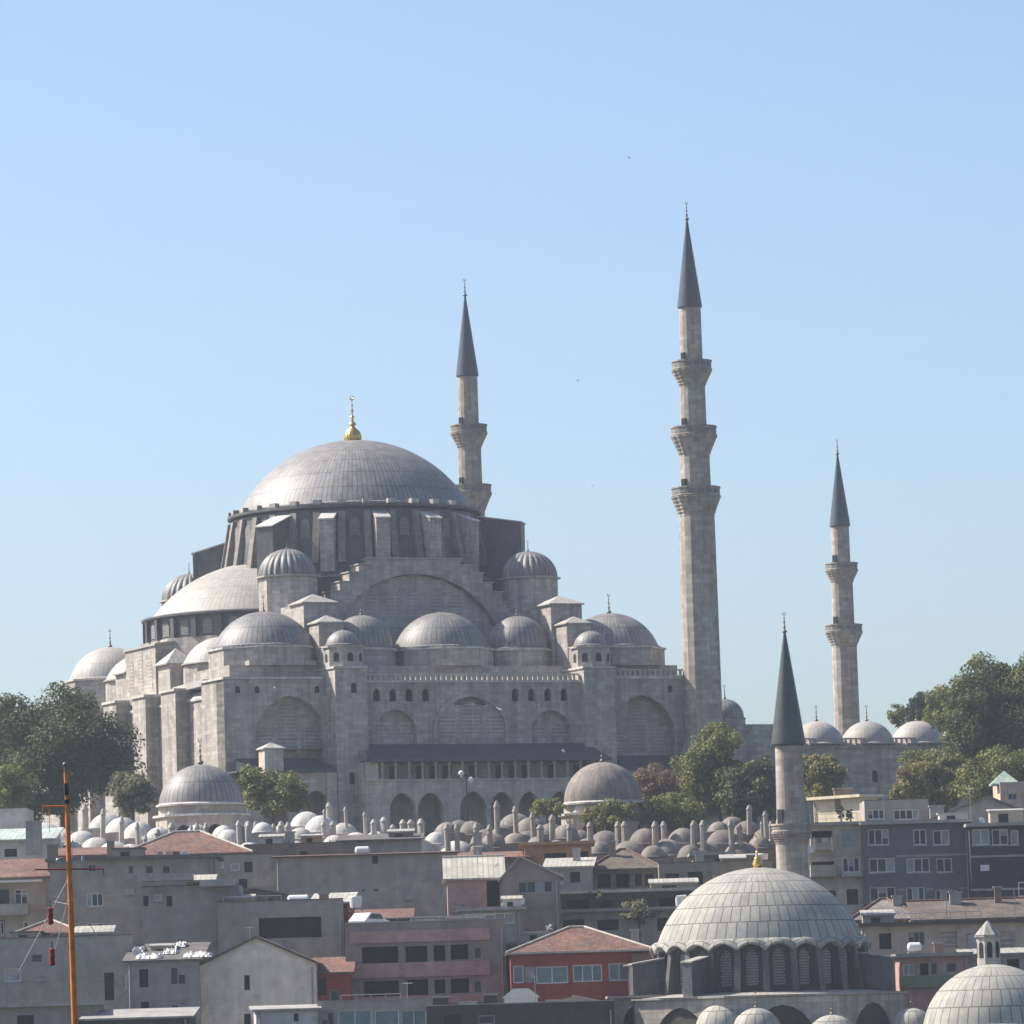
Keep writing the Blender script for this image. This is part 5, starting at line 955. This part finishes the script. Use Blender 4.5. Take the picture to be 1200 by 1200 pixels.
# clutter of white sheets on a roof
rnd = random.Random(5)
for i, (px, py, wd, lb) in enumerate(((163, 1109, 14, 'crumpled white sheet bundle at the left of the cluttered roof'), (175, 1122, 30, 'long white plastic sheet along the front of the cluttered roof'), (200, 1113, 16, 'white sheet heap in the middle of the cluttered roof'), (213, 1109, 12, 'small folded white sheet behind the others'), (232, 1117, 34, 'broad white sheet strip reaching the cream gable'))):
    Ys = (430, 425.2, 428, 432.5, 425.4)[i]; p = at(px, 1124.5, Ys); W2 = wd/FPX*424/2; q = MB(); n1, n2 = 12, 6; vs = []
    for a in range(n1+1):
        for b in range(n2+1): vs.append((-W2+2*W2*a/n1+rnd.uniform(-.08, .08), -1.1+2.2*b/n2+rnd.uniform(-.1, .1), (-1.1+2.2*b/n2)*.136+.08+rnd.uniform(0, .3) if 0 < a < n1 and 0 < b < n2 else (-1.1+2.2*b/n2)*.136+.05))
    q.add(vs, [(a*(n2+1)+b, (a+1)*(n2+1)+b, (a+1)*(n2+1)+b+1, a*(n2+1)+b+1) for a in range(n1) for b in range(n2)])
    o_ = q.build('plastic_sheet', 'white_plastic', None, (p.x, p.y, HW.location.z+HW['_h']+.05+1.5*(Ys-424)/11)); tag(o_, lb, 'plastic sheet', 'white sheets on the cluttered roof')
def roofbox(label, px, py, Y, w_, h, d_, wall, lid='concrete', door=True, slope=0):
    t, p = prop('rooftop_hut', label, 'rooftop hut', px, py, Y, 'huts on flat roofs'); q = MB(); q.box(-w_/2, w_/2, 0, d_, -1, h); q.build('wall', wall, t); q = MB()
    q.add([(-w_/2-.15, -.2, h), (w_/2+.15, -.2, h), (w_/2+.15, d_+.1, h+slope), (-w_/2-.15, d_+.1, h+slope), (-w_/2-.15, -.2, h+.13), (w_/2+.15, -.2, h+.13), (w_/2+.15, d_+.1, h+slope+.13), (-w_/2-.15, d_+.1, h+slope+.13)], [(0, 3, 2, 1), (4, 5, 6, 7), (0, 1, 5, 4), (1, 2, 6, 5), (2, 3, 7, 6), (3, 0, 4, 7)]); q.build('roof', lid, t)
    if door: MB().box(-w_*.25, w_*.05, -.03, -.003, -.2, h*.8).build('door', 'dark_opening', t)
for a in (('grey stair hut on the plain grey apartment block', 150, 1010, 458, 2.6, 1.1, 3, 'wall_grey', 'roof_felt'), ('low tin shed with sloping lid near the red hip roof', 235, 1044, 449, 2.4, .8, 2, 'wall_olive', 'metal_roof', True, .5),
          ('pale hut beside the white tank on the concrete house', 283, 1063, 446, 2.0, .7, 2, 'wall_beige', 'concrete', False, .3), ('small brown shed on the slate shed roof below the chimneys', 470, 984, 518, 2.4, .7, 2, 'wall_brown', 'concrete', True, .3),
          ('orange tinted hut on the low brown sheds', 365, 989, 515, 2.0, .7, 2, 'wall_orange', 'concrete', True, .2), ('white hut on the low brown sheds beside the orange tinted one', 318, 989, 514, 2.2, .6, 2, 'wall_white', 'metal_roof', True, .3),
          ('dark hut on the mauve office roof deck', 545, 1089, 438, 3.0, .9, 2.5, 'wall_brown', 'concrete'), ('narrow pale hut on the mauve office roof deck', 500, 1089, 440, 1.4, .7, 2, 'wall_beige', 'concrete'),
          ('long low shed on the terraced building left of the pale dome', 790, 1046, 474, 4.2, .8, 2, 'wall_olive', 'metal_roof', True, .4), ('green grey shed under the right madrasa chimneys', 866, 1017, 489, 3.2, .8, 2, 'wall_green', 'concrete', True, .4),
          ('white parapet hut on the dark blue grey apartments', 1118, 964, 484, 2.6, .8, 2, 'wall_white', 'concrete'), ('beige stair hut at the right edge of the slate building', 1180, 964, 481, 3.0, 1.0, 2, 'wall_beige', 'concrete', True, .2),
          ('grey hut on the long cream grey house by the pale dome', 1030, 1084, 445, 2.6, .8, 2, 'wall_grey', 'metal_roof', True, .4), ('tin lean-to on the bluish grey house behind the mast', 110, 1106, 434, 3.0, .8, 2.5, 'wall_olive', 'metal_roof', True, .6),
          ('concrete stair hut on the bluish grey house left of the mast', 30, 1106, 434, 2.4, .9, 2, 'wall_grey', 'roof_felt'), ('low white hut at the white sheets of the cluttered roof', 190, 1120, 430, 1.8, .7, 1.5, 'wall_beige', 'concrete', True, .2),
          ('metal clad hut on the pale blue grey annex', 600, 1066, 451, 1.6, .8, 1.5, 'wall_white', 'metal_roof', True, .3), ('dark plant box on the low service building', 660, 1185, 414, 2.4, .8, 2, 'wall_dark', 'concrete'),
          ('rust coloured shed beside the dark stone shed', 752, 1128, 427, 1.6, .6, 2, 'wall_brown', 'roof_tile', False, .3), ('slim hut on the teal grey rear block', 628, 1106, 440, 2.0, .9, 2, 'wall_teal', 'concrete')): roofbox(*a)
def rail(label, xa, xb, py, Y, h=.9):
    a = at(xa, py, Y); b = at(xb, py, Y); t = thing('roof_railing', label, 'railing', a, 0, 'metal railings on roof edges'); L_ = b.x-a.x; q = MB(); k = max(2, int(L_/1.1))
    for i in range(k+1): q.tube((L_*i/k, 0, 0), (L_*i/k, 0, h), .025, n=5)
    q.build('post', 'steel', t); q = MB(); q.tube((0, 0, h), (L_, 0, h), .03, n=5); q.tube((0, 0, h*.5), (L_, 0, h*.5), .02, n=5); q.build('rail', 'steel', t)
rail('steel railing along the mauve office roof deck', 450, 580, 1089, 433); rail('railing on the concrete house roof by the lying tank', 262, 330, 1064, 445); rail('thin railing on the roof of the bluish grey house', 60, 140, 1107, 431)
rail('railing above the beige apartment balconies', 950, 1005, 966, 481); rail('railing on the long cream grey house eave', 1060, 1150, 1083, 441); rail('railing at the lower edge above the storefront', 400, 470, 1180, 416.5)
def laundry(label, xa, xb, py, Y, seed):
    a = at(xa, py, Y); b = at(xb, py, Y); rn = random.Random(seed); t = thing('clothes_line', label, 'clothes line', a, 0, 'clothes lines with washing'); L_ = b.x-a.x
    q = MB(); q.tube((0, 0, -1.3), (0, 0, .1), .04); q.tube((L_, 0, -1.3), (L_, 0, .1), .04); q.tube((0, 0, 0), (L_, 0, -.03), .012, n=5); q.build('line', 'steel', t); x = .2
    while x < L_-.6: w_ = rn.uniform(.35, .7); h = rn.uniform(.4, .9); MB().box(x, x+w_, -.02, .02, -h, -.02).build('cloth', rn.choice(['white_plastic', 'wall_red', 'curtain', 'wall_blue', 'wall_peach']), t); x += w_+rn.uniform(.05, .3)
laundry('washing line on the roof of the concrete house', 268, 300, 1053, 448, 1); laundry('washing line on the terraced house under the brown tiled roof', 835, 875, 1036, 472, 2); laundry('washing line over the plain grey apartment block roof', 182, 212, 998, 460, 3); laundry('washing on the beige apartment upper balcony', 954, 975, 982, 478.6, 4)
for h in [o for o in bpy.data.objects if '_h' in o.keys()]: del h['_h']
# gate pipe left of nearer dome, white tent
t, p = prop('vent_pipe', 'white bent vent pipe beside the nearer pale dome', 'pipe', 794, 1066, 464); q = MB(); q.tube((0, 0, -1), (0, 0, 1.1), .14, n=10); q.tube((-.05, 0, 1.1), (.8, 0, 1.15), .13, n=10); q.build('pipe', 'white_plastic', t)
t, p = prop('market_tent', 'white canvas tent with open front below the red building', 'tent', 611, 1184, 415); q = MB(); q.box(-1.3, 1.3, 0, 2.4, -.5, 1.0); q.slab([(-1.5, 1.0), (1.5, 1.0), (0.6, 1.7), (-.6, 1.7)], -.1, 2.5); q.build('canvas', 'white_plastic', t)
t, p = prop('gabled_wall', 'pale plastered gable wall piece by the small mosque porch', 'wall', 680, 1182, 413.5); q = MB(); q.slab([(-1.9, -2), (2.0, -2), (2.0, .35), (-.6, .95), (-1.9, .6)], 0, .4); q.build('wall_face', 'wall_beige', t); q = MB(); q.slab([(-.6, .96), (2.1, .36), (2.1, .5), (-.6, 1.1)], -.1, .5); q.build('coping', 'pale_stone', t)
# glass dormer dome near right edge
t, p = prop('glass_dormer', 'small pyramidal glass skylight on the peach house', 'skylight', 1177, 921, 522); q = MB(); q.pyr(-1.4, 1.4, -1.4, 1.4, .2, 1.5, 0); q.build('glazing', 'copper_green', t)

# ---------------------------------------------------------------- orange ship's mast, close to the camera
Ym = 150; a = at(76, 905, Ym); b = at(88, 1230, Ym); t = thing('ship_mast', 'orange ship mast with black band, cross yards and rigging lines', 'mast', (b.x, Ym, 14.0)); rel = lambda px, py, dy=0.: at(px, py, Ym)-Vector((b.x, Ym, 14.0))+Vector((0, dy, 0))
q = MB(); lo = rel(88, 1230); lo = Vector((lo.x+.1, 0, 0)); q.tube(lo, rel(79, 955), .115, .068, 16); q.tube(rel(79, 955), rel(76.5, 905), .055, .045, 12); q.build('pole', 'orange_paint', t)
q = MB(); q.tube(rel(77.8, 932), rel(77.4, 918), .075, .07, 14); q.tube(rel(78.3, 942), rel(78, 937), .095, .095, 14); q.build('black_band', 'black_paint', t)
q = MB(); q.tube(rel(76.4, 906), rel(76.2, 893), .035, .03, 10); q.ball(rel(76.2, 896), .07); q.build('mast_light', 'bronze', t)
for y, x0, x1 in ((945, 50, 78), (1019, 41, 121)):
    q = MB(); q.tube(rel(x0, y), rel(x1, y-(x1-x0)*.01), .022, n=8)
    if y > 1000: q.tube(rel(121, 1018), rel(121, 1026), .015)
    else: q.tube(rel(50, 945), rel(50, 962), .012); q.tube(rel(58, 945), rel(58, 975), .01)
    q.build('yard', 'orange_paint' if y < 1000 else 'red_paint', t)
q = MB(); q.box(*(lambda p: (p.x-.42, p.x+.42, -.05, .05, p.z-.02, p.z+.03))(rel(84, 1010))); q.ball(rel(68, 1008), .06); q.tube(rel(97, 1009), rel(97, 1003), .04); q.build('radar_bar', 'steel', t)
for (p1, p2) in (((79, 1032), (20, 1140)), ((80, 1035), (150, 1168)), ((80, 1060), (62, 1056)), ((80, 1100), (118, 1118)), ((82, 1045), (62, 1120))): MB().tube(rel(*p1), rel(*p2, .3), .012, n=5).build('rigging_line', 'rope', t)
for y, lb in ((1073, 'red signal lantern hanging on the rigging above the other'), (1121, 'red signal lantern lower on the rigging beside the orange mast')):
    p = at(59 if y < 1100 else 61, y, Ym-.4); l = thing('signal_lantern', lb, 'lantern', p, 0, 'red lanterns on the rigging'); q = MB(); q.lathe([(.02, -.26), (.09, -.22), (.07, -.05), (.09, .0), (.07, .08), (.09, .2), (.02, .25)], 14); q.build('lamp_body', 'red_paint', l); q = MB(); q.tube((0, 0, .2), (0, 0, .42), .015); q.build('hook', 'black_paint', l)
